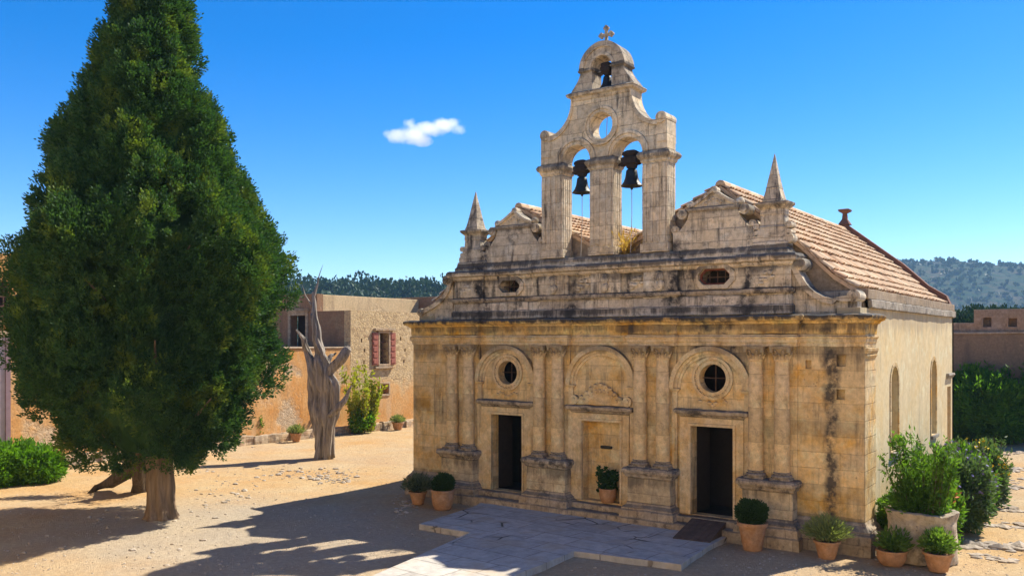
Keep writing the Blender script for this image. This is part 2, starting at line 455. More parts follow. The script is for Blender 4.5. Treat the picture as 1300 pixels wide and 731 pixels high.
def paving_mat():
    k = NT('worn_flagstone_paving', 0.9, 0.2)
    wv = k.n('ShaderNodeVectorMath', {0: k.tc, 1: k.n('ShaderNodeVectorMath', {0: k.n('ShaderNodeTexNoise', {'Vector': k.tc, 'Scale': 1.2, 'Detail': 4.0}).outputs['Color'], 1: (0.12,0.12,0.0)}, operation='MULTIPLY').outputs[0]}, operation='ADD').outputs[0]
    br = k.n('ShaderNodeTexBrick', {'Vector': k.map((1,1,1), rot=(0,0,0.05), vec=wv), 'Color1': (0.40,0.375,0.335), 'Color2': (0.47,0.44,0.39), 'Mortar': (0.19,0.165,0.14),
             'Scale': 1.0, 'Mortar Size': 0.014, 'Mortar Smooth': 0.5, 'Brick Width': 1.7, 'Row Height': 0.85})
    br.squash = 0.7; br.squash_frequency = 2
    ve = k.n('ShaderNodeTexVoronoi', {'Vector': wv, 'Scale': 0.9}, feature='DISTANCE_TO_EDGE').outputs['Distance']
    crack = k.math('MULTIPLY', k.step(ve, 0.006, 0.03, 1.0, 0.0), k.step(k.noise(0.45, 3, 0.5, off=3), 0.54, 0.60))
    n = k.noise(3.5, 8, 0.7)
    col = k.mix(1.0, br.outputs[0], k.mix(k.step(n, 0.3, 0.7), (0.72,0.72,0.72), (1.2,1.18,1.15)), 'MULTIPLY')
    col = k.mix(k.math('MULTIPLY', k.step(k.noise(0.9, 5, 0.6, off=12), 0.5, 0.64), 0.5), col, (0.42,0.32,0.21))
    col = k.mix(crack, col, (0.045,0.038,0.03))
    h = k.math('SUBTRACT', k.math('MULTIPLY', n, 0.5), k.math('ADD', k.math('MULTIPLY', br.outputs['Fac'], 0.5), crack))
    return k.done(col, h, 0.8, 0.05)
M['paving'] = paving_mat()

def rubble(name, c1, c2, mortar, plaster=None, pl_edge=None, amt=0.7, sc=3.2):
    """rubble masonry; plaster colour laid over it below height pl_edge or in patches"""
    k = NT(name, 0.95, 0.1)
    x, y, z = k.sep()
    wv = k.n('ShaderNodeVectorMath', {0: k.map((1,1,1.5)), 1: k.n('ShaderNodeTexNoise', {'Vector': k.tc, 'Scale': 3.0}).outputs['Color']}, operation='ADD').outputs[0]
    v = k.n('ShaderNodeTexVoronoi', {'Vector': wv, 'Scale': sc})
    ve = k.n('ShaderNodeTexVoronoi', {'Vector': wv, 'Scale': sc}, feature='DISTANCE_TO_EDGE').outputs['Distance']
    rc = k.sep(v.outputs['Color'])[0]
    col = k.mix(rc, c1, c2)
    gap = k.step(ve, 0.03, 0.13, 1.0, 0.0)
    col = k.mix(gap, col, mortar)
    h = k.math('MULTIPLY', gap, -0.5)
    if plaster:
        p = k.noise(0.55, 7, 0.65, off=6)
        if pl_edge is not None:
            p = k.math('ADD', k.math('MULTIPLY', p, 1.6), k.math('MULTIPLY', k.math('SUBTRACT', pl_edge, z), 0.55))
            pm = k.step(p, 0.72, 0.98)
        else:
            pm = k.step(p, 0.5-0.12*amt, 0.56-0.08*amt)
        pc = k.mix(k.step(k.noise(0.9, 7, 0.68, off=2), 0.34, 0.66), plaster[0], plaster[1])
        pc = k.mix(k.math('MULTIPLY', k.step(k.noise(1.0, 5, 0.6, vec=k.map((1.4,1.4,0.3)), off=4), 0.5, 0.66), 0.5), pc, plaster[2])
        col = k.mix(pm, col, pc)
        h = k.math('MULTIPLY', h, k.math('SUBTRACT', 1.0, pm))
        h = k.math('ADD', h, k.math('MULTIPLY', pm, 0.4))
    f = k.noise(8, 8, 0.7)
    col = k.mix(1.0, col, k.mix(k.step(f, 0.3, 0.7), (0.72,0.72,0.72), (1.15,1.14,1.12)), 'MULTIPLY')
    h = k.math('ADD', h, k.math('MULTIPLY', f, 0.5))
    return k.done(col, h, 0.7, 0.06)
ORANGE = ((0.60,0.36,0.155), (0.58,0.27,0.075), (0.60,0.43,0.25))
M['rubble'] = rubble('rubble_with_orange_render', (0.36,0.25,0.14), (0.60,0.45,0.26), (0.58,0.42,0.22), ORANGE, 2.6)
M['orange'] = rubble('flaking_orange_render', (0.50,0.36,0.22), (0.58,0.44,0.29), (0.5,0.38,0.25), ORANGE, None, 1.0)
M['creamwall'] = rubble('pale_upper_render', (0.50,0.37,0.21), (0.58,0.44,0.26), (0.5,0.38,0.22), ((0.62,0.47,0.27),(0.54,0.40,0.22),(0.30,0.21,0.13)), None, 1.2)
M['shadedwall'] = rubble('shaded_brown_render', (0.27,0.18,0.11), (0.36,0.25,0.15), (0.28,0.20,0.12), ((0.32,0.18,0.10),(0.25,0.155,0.09),(0.13,0.095,0.07)), None, 1.1)  # darkened brown: shade on the walls turned from the sun put into colour
M['fort'] = rubble('dark_fortress_render', (0.30,0.21,0.13), (0.38,0.27,0.17), (0.28,0.2,0.13), ((0.31,0.205,0.125),(0.25,0.17,0.105),(0.14,0.105,0.08)), None, 1.3, 2.2)
M['fortlip'] = stone('fortress_lip_stone', (0.46,0.36,0.26), (0.40,0.32,0.24), joints=None, lichen=0.2)
M['lavender'] = plain('pale_lavender_paint', (0.50,0.44,0.46), 0.9, 0.12, 3)
M['shutter'] = plain('faded_red_shutter_paint', (0.30,0.10,0.065), 0.8, 0.25, 9)
M['shutterdark'] = plain('brown_window_bars', (0.10,0.05,0.035), 0.85, 0.2, 9)
M['rock'] = stone('loose_limestone', (0.47,0.41,0.33), (0.38,0.32,0.25), (0.48,0.34,0.19), 0.4, None, 0.3, 0.0, 0.0, bump=0.8)
M['planter'] = stone('mottled_planter_render', (0.60,0.49,0.34), (0.50,0.41,0.29), (0.52,0.35,0.16), 0.5, None, 0.5, 0.2, 0.5, dark=(0.09,0.07,0.05), bump=1.0)
M['bedkerb'] = stone('garden_kerb_stone', (0.50,0.40,0.28), (0.44,0.33,0.22), (0.5,0.29,0.12), 0.6, (0.5,0.2), 0.2, 0.2, 0.3)

def bark(name, a, b, vert=5.0):
    k = NT(name, 0.95, 0.1)
    n = k.noise(1.0, 7, 0.7, vec=k.map((vert,vert,0.5)))
    col = k.mix(k.step(n, 0.32, 0.66), a, b)
    return k.done(col, n, 1.0, 0.08)
M['cypbark'] = bark('stringy_cypress_bark', (0.10,0.065,0.04), (0.33,0.23,0.145), 6)
M['deadwood'] = bark('silvered_dead_wood', (0.10,0.08,0.062), (0.45,0.39,0.315), 7)
M['bark'] = bark('brown_bark', (0.06,0.045,0.03), (0.16,0.12,0.08), 8)
M['cypleaf'] = leafmat('cypress_scale_leaves', (0.016,0.056,0.022), (0.062,0.13,0.026), (0.17,0.23,0.025), 0.28, 0.75, 0.75)
M['boxleaf'] = leafmat('boxwood_leaves', (0.018,0.045,0.012), (0.05,0.095,0.022))
M['lavleaf'] = leafmat('grey_green_lavender_leaves', (0.13,0.17,0.06), (0.26,0.30,0.10), None, 0.3)
M['lavdark'] = leafmat('dull_lavender_leaves', (0.06,0.085,0.045), (0.13,0.16,0.08), None, 0.25)
M['brightleaf'] = leafmat('bright_shrub_leaves', (0.05,0.14,0.008), (0.15,0.30,0.02), None, 0.4)
M['midleaf'] = leafmat('mid_green_shrub_leaves', (0.04,0.105,0.014), (0.13,0.24,0.026), (0.20,0.28,0.035), 0.45, 1.5)
M['herbleaf'] = leafmat('fine_herb_leaves', (0.06,0.13,0.02), (0.16,0.25,0.045), (0.24,0.28,0.07), 0.42, 2.0)
M['blueleaf'] = leafmat('blue_green_flower_leaves', (0.04,0.085,0.035), (0.11,0.17,0.065), (0.14,0.14,0.18), 0.35, 2.5, 0.6)
M['yellowleaf'] = leafmat('yellow_green_leaves', (0.16,0.20,0.02), (0.40,0.38,0.03), (0.07,0.15,0.015), 0.4, 1.5, 0.7)
M['fortbush'] = leafmat('glossy_oleander_leaves', (0.04,0.12,0.014), (0.14,0.28,0.026), (0.26,0.36,0.035), 0.5, 1.2)
M['pine'] = leafmat('far_pine_needles', (0.02,0.05,0.028), (0.045,0.085,0.04), None, 0.1, 0.05)
M['scrub'] = leafmat('far_scrub_leaves', (0.03,0.05,0.02), (0.07,0.085,0.03), None, 0.1, 0.02)
M['dryweed'] = leafmat('dry_straw_weed', (0.40,0.25,0.06), (0.58,0.38,0.10), None, 0.3)
M['bigleaf'] = leafmat('broad_dark_leaves', (0.015,0.04,0.01), (0.035,0.085,0.016))
M['petal_yellow'] = plain('yellow_petals', (0.75,0.55,0.03), 0.8, 0.2, 9)
M['petal_blue'] = plain('dull_violet_petals', (0.17,0.15,0.30), 0.8, 0.3, 9)
M['petal_orange'] = plain('coral_petals', (0.60,0.22,0.09), 0.8, 0.2, 9)
def hill_mat():
    k = NT('dry_hillside_scrub', 1.0, 0.05)
    n = k.step(k.noise(0.012, 9, 0.7), 0.40, 0.60)
    col = k.mix(n, (0.024,0.052,0.03), (0.10,0.08,0.055))
    n2 = k.noise(0.06, 7, 0.7, off=3)
    col = k.mix(k.step(n2, 0.40, 0.56), col, (0.026,0.05,0.026))
    return k.done(col, n2, 1.0, 3.0)
M['hill'] = hill_mat()

# ------------------------------------------------------------------ leaves
def leaf_mesh(name, mat, P, U, size, parent=None, aspect=0.45, seed=0, jit=0.5, stalk=None):
    """P (n,3) leaf centres, U (n,3) long axes"""
    rs = np.random.RandomState(seed)
    n = len(P)
    U = U / (np.linalg.norm(U, axis=1, keepdims=True) + 1e-9)
    V = np.cross(U, rs.normal(size=(n,3))); V /= (np.linalg.norm(V, axis=1, keepdims=True) + 1e-9)
    s = (size * (1 - jit/2 + jit*rs.rand(n)))[:,None]
    vs = np.stack([P - U*s, P + V*s*aspect - U*s*0.1, P + U*s, P - V*s*aspect - U*s*0.1], 1).reshape(-1,3)
    if stalk is not None:
        ti = np.arange(0, n, max(1, n//140)); T = P[ti]; B = np.array(stalk) + rs.normal(size=(len(ti),3))*0.03
        e = rs.normal(size=(len(ti),3))*0.004
        vs = np.vstack([vs, np.stack([B-e, B+e, T+e, T-e], 1).reshape(-1,3)]); n += len(ti)
    if parent is not None and parent.name in ORG: vs = vs - np.array(ORG[parent.name])
    me = bpy.data.meshes.new(name)
    me.vertices.add(4*n); me.vertices.foreach_set('co', vs.astype(np.float32).ravel())
    me.loops.add(4*n); me.loops.foreach_set('vertex_index', np.arange(4*n, dtype=np.int32))
    me.polygons.add(n); me.polygons.foreach_set('loop_start', np.arange(0, 4*n, 4, dtype=np.int32))
    me.update(); me.validate()
    me.materials.append(mat)
    o = bpy.data.objects.new(name, me); COL.objects.link(o)
    if parent: o.parent = parent
    return o
def clumps(C, O, rad, per, seed, up=0.5, spread=1.0, flat=1.0):
    """leaf centres and axes for clump centres C with outward axes O"""
    rs = np.random.RandomState(seed)
    n = len(C)
    d = rs.normal(size=(n,per,3)); d /= np.linalg.norm(d, axis=2, keepdims=True)
    d *= (rs.rand(n,per,1) ** 0.45)
    rad = np.broadcast_to(np.asarray(rad, float), (n,))[:,None,None]
    d[:,:,2] *= flat
    P = C[:,None,:] + d*rad
    U = O[:,None,:]*0.8 + d*0.9 + np.array([0,0,up]) + rs.normal(size=(n,per,3))*0.45*spread
    return P.reshape(-1,3), U.reshape(-1,3)
def bush(parent, mat, c, r, n, per, leaf, seed, name='foliage', shell=0.55, up=0.5, rad=0.16, aspect=0.5, lump=0.25, core=True):
    """rounded shrub: r = (rx, ry, rz), c = centre"""
    rs = np.random.RandomState(seed)
    d = rs.normal(size=(n,3)); d /= np.linalg.norm(d, axis=1, keepdims=True)
    k = np.array([1 + lump*mnoise.noise(Vector(tuple(x*1.8)) + Vector((seed*2.7,0,0))) for x in d])
    t = shell + (1-shell)*rs.rand(n)**0.6
    C = np.array(c) + d*np.array(r)*(k*t)[:,None]
    P, U = clumps(C, d, rad, per, seed+1, up)
    ok = P[:,2] > (c[2]-r[2]*1.02)
    o = leaf_mesh(name, mat, P[ok], U[ok], leaf, parent, aspect, seed)
    if core:
        MBc = MB().ball(c, 1.0, 2, (r[0]*shell*0.95, r[1]*shell*0.95, r[2]*shell*0.95), 0.2, seed)
        off = ORG.get(parent.name, (0,0,0)) if parent else (0,0,0)
        bm = bmesh.new(); bm.from_mesh(o.data)
        vl = [bm.verts.new((v[0]-off[0], v[1]-off[1], v[2]-off[2])) for v in MBc.v]
        for f in MBc.f: bm.faces.new([vl[i] for i in f])
        bm.to_mesh(o.data); bm.free()
    return o

# ================================================================== THE SETTING
def axis_grid(c0, c1, fine, ratio, far0, far1):
    xs = list(np.arange(c0, c1+1e-6, fine))
    st = fine; x = c1
    while x < far1:
        st *= ratio; x += st; xs.append(x)
    st = fine; x = c0; lo = []
    while x > far0:
        st *= ratio; x -= st; lo.append(x)
    return np.array(lo[::-1] + xs)
gx = axis_grid(-18, 22, 0.25, 1.18, -3000, 3000)
gy = axis_grid(-14, 18, 0.25, 1.18, -3000, 3000)
def gh(x, y):
    if abs(x-7) > 60 or abs(y) > 70: return -0.02
    h = 0.05*mnoise.noise(Vector((x*0.25,y*0.25,0))) + 0.02*mnoise.noise(Vector((x*1.1,y*1.1,3))) + 0.008*mnoise.noise(Vector((x*3,y*3,5)))
    if x > 15.3 and y > -3:      # rocky path beside the church, ragged
        h += 0.05*mnoise.noise(Vector((x*0.9,y*2.0,9)))
    return h - 0.03
gv = [(x, y, gh(x,y)) for y in gy for x in gx]
nx = len(gx)
gf = [(j*nx+i, j*nx+i+1, (j+1)*nx+i+1, (j+1)*nx+i) for j in range(len(gy)-1) for i in range(nx-1)]
tag(MB().add(gv, gf).build('ground', M['ground'], smooth='all'), kind='structure')

# paved terrace before the doors with the path running out of it
def ragged(poly, step=0.45, amp=0.05, seed=1):
    out = []; rs = random.Random(seed)
    for i in range(len(poly)):
        a = Vector(poly[i]); b = Vector(poly[(i+1) % len(poly)])
        n = max(1, int((b-a).length/step))
        for q in range(n):
            p = a.lerp(b, q/n)
            out.append((p.x + rs.uniform(-amp,amp)*(q > 0), p.y + rs.uniform(-amp,amp)*(q > 0)))
    return out
TERR = [(3.3,-0.2),(3.66,-1.1),(4.01,-4.18),(5.87,-4.18),(6.95,-9.6),(9.45,-9.6),(9.26,-4.3),(11.97,-3.93),(11.75,-1.8),(11.75,-0.2)]
tb = MB().prism(ragged(TERR,0.7,0.015), -0.3, 0.13, 'z')
tag(tb.build('paved_terrace', M['paving'], bevel=0.03), kind='structure')

# hills behind
def hill(name, cpx, d0, half, depth, hfun, nlat=110, ndep=34, seed=0):
    """ground swelling to a ridge: lateral axis square to the line of sight"""
    vs = []; fs = []
    for j in range(ndep):
        t = j/(ndep-1)
        for i in range(nlat):
            u = -1 + 2*i/(nlat-1)
            d = d0 + depth*t
            lat = u*half + (cpx-650)/1100*d0
            x = CAM[0] + lat*_c - d*_s; y = CAM[1] + lat*_s + d*_c
            prof = math.sin(min(1, t*1.55)*math.pi/2)**1.2 if t < 0.65 else 1 - ((t-0.65)/0.35)**2
            hh = hfun(lat/d0*1100+650)
            h = hh*prof*(1 + 0.10*mnoise.noise(Vector((x*0.006,y*0.006,seed))) + 0.05*mnoise.noise(Vector((x*0.02,y*0.02,seed))))
            vs.append((x, y, h - 1.0))
    for j in range(ndep-1):
        for i in range(nlat-1):
            fs.append((j*nlat+i, j*nlat+i+1, (j+1)*nlat+i+1, (j+1)*nlat+i))
    o = MB().add(vs, fs).build(name, M['hill'], smooth='all')
    tag(o, kind='structure')
    return vs
def smooth01(a, b, x):
    t = max(0, min(1, (x-a)/(b-a))); return t*t*(3-2*t)
rv = hill('hill', 1330, 900, 700, 480, lambda p: 112*smooth01(1010, 1230, p)*(1 - 0.0*p), seed=2)
lv = hill('wooded_ridge', 400, 260, 190, 120, lambda p: 24.5*(1-smooth01(580, 780, p)), seed=5, nlat=80, ndep=24)
def scatter_on(vs, n, seed, name, mat, label, size, per, leaf, keep):
    rs = np.random.RandomState(seed)
    V = np.array(vs); idx = rs.choice(len(V), n)
    C = V[idx] + rs.normal(size=(n,3))*np.array([6,6,0.0])
    C = C[[keep(c) for c in C]]
    s = size*(0.5 + rs.rand(len(C)))
    C[:,2] += s*0.45
    P, U = clumps(C, np.tile(np.array([[0,0,1.0]]), (len(C),1)), s, per, seed, 0.2, flat=0.8)
    o = leaf_mesh(name, mat, P, U, leaf, None, 0.8, seed)
    tag(o, label, 'scrub', kind='stuff')
scatter_on(rv, 6500, 3, 'hillside_scrub', M['scrub'], 'blue green scrub dotted over the far right hillside', 3.0, 14, 2.0, lambda c: c[2] > 3 and mnoise.noise(Vector((c[0]*0.012,c[1]*0.012,1)))+0.5*mnoise.noise(Vector((c[0]*0.05,c[1]*0.05,1))) > -0.22)
scatter_on(lv, 1100, 4, 'ridge_wood', M['pine'], 'dense dark pine wood along the low ridge behind the left wing', 4.0, 130, 0.62, lambda c: c[2] > 4)

# ================================================================== THE CHURCH
church = world_thing('church', 'golden stone church with two gabled naves, baroque facade and bell gable above', 'church', (7.55,7.0,0))
ch = church
CX0 = 7.56
def circ(cx, cz, r, n=28, rz=None, a0=0, a1=360):
    full = abs(a1-a0) >= 360
    m = n if full else n+1
    return [(cx + r*math.cos(R(a0+(a1-a0)*i/n)), cz + (rz or r)*math.sin(R(a0+(a1-a0)*i/n))) for i in range(m)]
def rect(x0, x1, z0, z1): return [(x0,z0),(x1,z0),(x1,z1),(x0,z1)]
def ovalpoly(cx, cz, hw, hh, c=0.16):
    return [(cx-hw+c,cz-hh),(cx+hw-c,cz-hh),(cx+hw,cz-hh+c),(cx+hw,cz+hh-c),(cx+hw-c,cz+hh),(cx-hw+c,cz+hh),(cx-hw,cz+hh-c),(cx-hw,cz-hh+c)]

# facade wall with real openings
DOORS = [(3.5,4.72,0.48,2.95),(10.5,11.72,0.50,2.97)]
NICHE = (6.95,8.25,0.52,2.92)
OCU = [(4.11,4.31,0.38),(11.11,4.31,0.39)]
PUT = [(13.64,13.80,4.62,4.85),(14.42,14.66,4.70,5.0),(14.42,14.64,3.86,4.12),(13.02,13.1,0,0)][:3]
fw = MB()
fw.prism([(0,-0.3),(15.1,-0.3),(15.1,5.52),(0,5.52)], 0.0, 0.30, 'y',
         holes=[rect(*d) for d in DOORS] + [rect(*NICHE)] + [circ(a,b,r,24) for a,b,r in OCU] + [rect(*p) for p in PUT])
for p in PUT: fw.box(p[0]-0.05, p[1]+0.05, 0.16, 0.38, p[2]-0.05, p[3]+0.05)
fw.build('facade_wall', M['wall'], ch)
# niche back
MB().box(6.85,8.35,0.306,0.52,0.4,3.0).build('niche_back', M['wall'], ch)
# corner pier on the right flank and its plinth
MB().box(15.1-0.25,15.115,0.012,1.15,0.0,5.3).build('corner_pier', M['pier'], ch, bevel=0.02, rough=0.012, cut=0.3)
PL = [(-0.2,0.22),(0.50,0.22),(0.55,0.17),(0.60,0.16),(0.72,0.05),(0.80,0.02)]
MB().loft(13.45,15.1,0,1.15,PL).loft(0,1.75,0,0.8,PL).build('plinth', M['plinth'], ch, bevel=0.02, rough=0.02, cut=0.22)
# stepped base between the pedestals
sb = MB()
for a, b in ((3.0,5.1),(6.5,8.7),(9.9,12.1)):
    sb.box(a,b,-0.62,0.0,-0.1,0.30); sb.box(a+0.02,b-0.02,-0.32,0.001,0.30,0.47)
sb.build('doorstep', M['plinth'], ch, bevel=0.025, rough=0.02, cut=0.25)

# pedestals
def pedestal(x0, x1):
    a, b = x0+0.08, x1-0.08
    body = MB().loft(a,b,-0.42,0.0,[(0.72,0.0),(1.42,0.0)])
    o = body.build('pedestal', M['die'], ch, bevel=0.02, rough=0.014, cut=0.2)
    base = MB().loft(a,b,-0.42,0.0,[(-0.2,0.22),(0.28,0.22),(0.30,0.18),(0.50,0.17),(0.54,0.12),(0.58,0.13),(0.66,0.03),(0.72,0.01)])
    base.build('pedestal_base', M['plinth'], o_fix(o), bevel=0.02, rough=0.02, cut=0.2)
    cap = MB().loft(a,b,-0.42,0.0,[(1.42,0.01),(1.46,0.05),(1.50,0.06),(1.58,0.13),(1.66,0.14),(1.68,0.12),(1.72,0.10)])
    cap.build('pedestal_cap', M['cap'], o_fix(o), bevel=0.02, rough=0.02, cut=0.18)
def o_fix(o):
    ORG[o.name] = ORG[church.name]
    return o
for a, b in ((1.55,3.05),(5.05,6.62),(8.6,10.1),(12.02,13.52)): pedestal(a, b)

# engaged columns
def make_column():
    r = 0.20
    sh = MB().lathe([(r,1.92),(r*1.0,2.6),(r*0.97,3.6),(r*0.9,4.80),(r*1.02,4.83),(r*1.02,4.87)], (0,-0.18,0), 20)
    o = sh.build('column', M['shaft'], None, smooth=True); o.parent = ch
    bs = MB().box(-0.26,0.26,-0.40,0.0,1.715,1.78).lathe([(0.25,1.78),(0.27,1.81),(0.25,1.85),(0.21,1.86),(0.20,1.885),(0.225,1.90),(0.21,1.93)], (0,-0.18,0), 20)
    b = bs.build('column_base', M['cap'], None, smooth=True); b.parent = o
    cp = MB().lathe([(0.18,4.865),(0.185,4.92),(0.20,5.02),(0.24,5.10),(0.27,5.14)], (0,-0.18,0), 16).box(-0.27,0.27,-0.40,0.0,5.14,5.2)
    for ring, (zz, rr, n) in enumerate(((4.93,0.2,8),(5.03,0.225,8))):
        for q in range(n):
            a = 2*math.pi*(q+0.5*ring)/n
            cp.ball((rr*math.cos(a), -0.18+rr*math.sin(a), zz), 0.055, 1, (0.8,0.8,1.3))
            cp.ball(((rr+0.035)*math.cos(a), -0.18+(rr+0.035)*math.sin(a), zz+0.05), 0.034, 1)
    for sx in (-1,1):
        cp.lathe([(0.055,-0.05),(0.055,0.05)], (sx*0.22,-0.35,5.09), 10)
    c = cp.build('capital', M['trim'], None, smooth=True); c.parent = o
    return o
col0 = make_column()
ORGC = ORG[church.name]
for i, x in enumerate((1.94,2.63,5.46,6.14,8.97,9.69,12.4,13.1)):
    c = col0 if i == 0 else copy_tree(col0, ch)
    c.location = (x-ORGC[0], -0.02-ORGC[1], -ORGC[2])
# flat strip behind each pair
bk = MB()
for a, b in ((1.6,3.0),(5.1,6.5),(8.62,10.04),(12.06,13.45)):
    bk.box(a,b,-0.055,0.001,1.6,5.22)
bk.build('pilaster_strip', M['wall'], ch, bevel=0.01)

# entablature: architrave, frieze with cornice, breaking forward over each pair
EN = [(5.20,0.03),(5.30,0.03),(5.31,0.06),(5.40,0.06),(5.44,0.10),(5.47,0.10),(5.475,0.05),(5.52,0.05)]
FR = [(5.52,0.05),(5.78,0.06),(5.80,0.12),(5.85,0.14),(5.88,0.24),(5.95,0.27),(5.985,0.27),(6.02,0.20)]
en = MB().loft(0.0,15.1,0,1.15,EN); fr = MB().loft(0.0,15.1,0,1.15,FR)
for i, (a, b) in enumerate(((1.62,3.0),(5.12,6.5),(8.64,10.04),(12.06,13.46))):
    en.loft(a,b,-0.25,0,[(z-0.004-0.001*i,p*0.9) for z,p in EN]); fr.loft(a,b,-0.17,0,[(z+0.004+0.001*i,p*0.95) for z,p in FR])
for dx in (0.0,):
    fr.loft(13.95,15.1,-0.06,1.15,[(z+0.009,p) for z,p in FR])
en.build('architrave', M['trim'], ch, bevel=0.012, rough=0.016, cut=0.22)
fr.build('cornice', M['cornice'], ch, bevel=0.015, rough=0.024, cut=0.16)
MB().loft(14.85,15.1,0.1,1.12,[(4.9,0.02),(4.98,0.06),(5.02,0.05),(5.1,0.09),(5.17,0.10),(5.19,0.02)]).build('pier_capital', M['pier'], ch, bevel=0.01, rough=0.012, cut=0.2)

# blind arches with impost strips
def archivolt(cx, w_in, w_out, z0, zs, y0, y1, mb):
    po = [(cx+w_out,z0)] + circ(cx,zs,w_out,24,a0=0,a1=180) + [(cx-w_out,z0)]
    pi_ = [(cx-w_in,z0)] + circ(cx,zs,w_in,24,a0=180,a1=0) + [(cx+w_in,z0)]
    # quads strip
    n = len(po); pin = pi_[::-1]
    vs = [(x,y0,z) for x,z in po] + [(x,y0,z) for x,z in pin] + [(x,y1,z) for x,z in po] + [(x,y1,z) for x,z in pin]
    fs = []
    for i in range(n-1):
        fs += [(i,i+1,n+i+1,n+i),(2*n+i,3*n+i,3*n+i+1,2*n+i+1),(i,2*n+i,2*n+i+1,i+1),(n+i,n+i+1,3*n+i+1,3*n+i)]
    fs += [(0,n,3*n,2*n),(n-1,3*n-1,4*n-1,2*n-1)]
    mb.add(vs, fs)
for cx in (4.05, CX0+0.03, 11.05):
    m = MB()
    archivolt(cx, 0.98, 1.14, 0.5, 4.0, -0.08, 0.02, m)
    archivolt(cx, 1.06, 1.20, 4.0, 4.0, -0.17, 0.02, m)
    archivolt(cx, 0.90, 0.985, 4.0, 4.0, -0.035, 0.02, m)
    for sx in (-1,1): m.loft(cx+sx*1.06-0.09, cx+sx*1.06+0.09, -0.06, 0.01, [(3.90,0.0),(3.94,0.05),(3.99,0.08),(4.01,0.06)])
    m.build('blind_arch', M['trim'], ch, bevel=0.01, rough=0.008)

# door frames, hoods, door leaves
def door_frame(x0, x1, z0, z1, fx0, fx1, name='door_frame', hood=True):
    t = 0.24
    m = MB()
    archless = [(fx0,z0),(x0,z0),(x0,z1),(x1,z1),(x1,z0),(fx1,z0),(fx1,z1+t),(fx0,z1+t)]
    m.prism(archless, -0.09, 0.0, 'y')
    inner = [(x0-0.08,z0),(x0,z0),(x0,z1),(x1,z1),(x1,z0),(x1+0.08,z0),(x1+0.08,z1+0.08),(x0-0.08,z1+0.08)]
    m.prism(inner, -0.125, -0.085, 'y')
    o = m.build(name, M['trim'], ch, bevel=0.012, rough=0.008)
    if hood:
        h = MB().loft(fx0,fx1,-0.05,0.0,[(z1+t+0.01,0.02),(z1+t+0.06,0.04),(z1+t+0.10,0.14),(z1+t+0.19,0.17),(z1+t+0.23,0.12)])
        h.build('door_hood', M['cap'], o_fix(o), bevel=0.015, rough=0.025, cut=0.15)
    return o
f1 = door_frame(*DOORS[0], 3.08, 5.05)
f2 = door_frame(*DOORS[1], 10.16, 12.02)
f3 = door_frame(*NICHE, 6.56, 8.55, 'niche_frame')
# inner tympanum slightly forward
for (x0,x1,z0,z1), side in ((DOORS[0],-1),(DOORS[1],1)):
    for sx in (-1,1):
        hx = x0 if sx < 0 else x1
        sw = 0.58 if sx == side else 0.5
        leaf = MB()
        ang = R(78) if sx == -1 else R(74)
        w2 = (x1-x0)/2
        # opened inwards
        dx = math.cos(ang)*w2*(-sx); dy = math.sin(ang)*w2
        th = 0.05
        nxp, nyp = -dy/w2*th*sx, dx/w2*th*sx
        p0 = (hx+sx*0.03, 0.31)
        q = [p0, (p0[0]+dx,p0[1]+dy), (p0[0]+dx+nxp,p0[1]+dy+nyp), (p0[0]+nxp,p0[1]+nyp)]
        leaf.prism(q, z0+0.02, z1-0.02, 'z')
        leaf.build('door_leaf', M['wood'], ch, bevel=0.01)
# oculus mouldings and bars
for cx, cz, r in OCU:
    m = MB()
    def ring(r0, r1, y0, y1, n=32, mb=m):
        mb.prism(circ(cx,cz,r1,n), y0, y1, 'y', holes=[circ(cx,cz,r0,n)])
    ring(r, r+0.10, -0.045, 0.0); ring(r+0.13, r+0.21, -0.075, 0.0); ring(r+0.09, r+0.14, -0.025, 0.0)
    for q in range(26):
        a = 2*math.pi*q/26
        m.ball((cx+(r+0.115)*math.cos(a), -0.04, cz+(r+0.115)*math.sin(a)), 0.034, 1)
    o = m.build('oculus_moulding', M['trim'], ch, bevel=0.006)
    MB().box(cx-0.012,cx+0.012,0.20,0.225,cz-r,cz+r).box(cx-r,cx+r,0.202,0.223,cz-0.012,cz+0.012).build('window_bar', M['ironbar'], o_fix(o))
# carved ornament under the right oculus, carved crest over the niche
m = MB()
for q in range(9):
    a = q/8
    x = 10.75+0.72*a; z = 3.66+0.10*math.sin(a*math.pi*3)
    m.ball((x,-0.03,z), 0.075, 1, (1.1,0.55,0.8), 0.3, q)
for q in range(8):
    a = q/7
    m.ball((3.72+0.75*a,-0.03,3.60+0.06*math.sin(a*9)), 0.06, 1, (1.1,0.5,0.8), 0.3, q)
m.build('carved_ornament', M['trim'], ch, smooth=True)
m = MB()
cz0 = 3.42
out = []
for i in range(25):
    t = -1 + 2*i/24
    out.append((CX0+0.03+t*0.98, cz0 + 0.10 + 0.52*(math.cos(t*math.pi)*0.5+0.5)**1.0))
m.prism([(CX0+1.01,cz0)] + out[::-1] + [(CX0-0.95,cz0)], -0.10, 0.0, 'y')
for i, (x,z) in enumerate(out):
    if i % 2 == 0: m.ball((x,-0.10,z-0.02), 0.085, 1, (1,0.7,1), 0.15, i)
for i in range(9):
    t = -1+2*i/8
    m.ball((CX0+0.03+t*0.55,-0.115,cz0+0.12+0.30*(1-t*t)), 0.06, 1, (0.8,0.6,1.2), 0.2, i)
for sx in (-1,1):
    m.prism(circ(CX0+0.03+sx*0.92,cz0+0.13,0.15,18), -0.15, 0.0, 'y')
    m.prism(circ(CX0+0.03+sx*0.92,cz0+0.13,0.07,14), -0.18, -0.14, 'y')
m.build('niche_crest', M['trim'], ch, bevel=0.008)

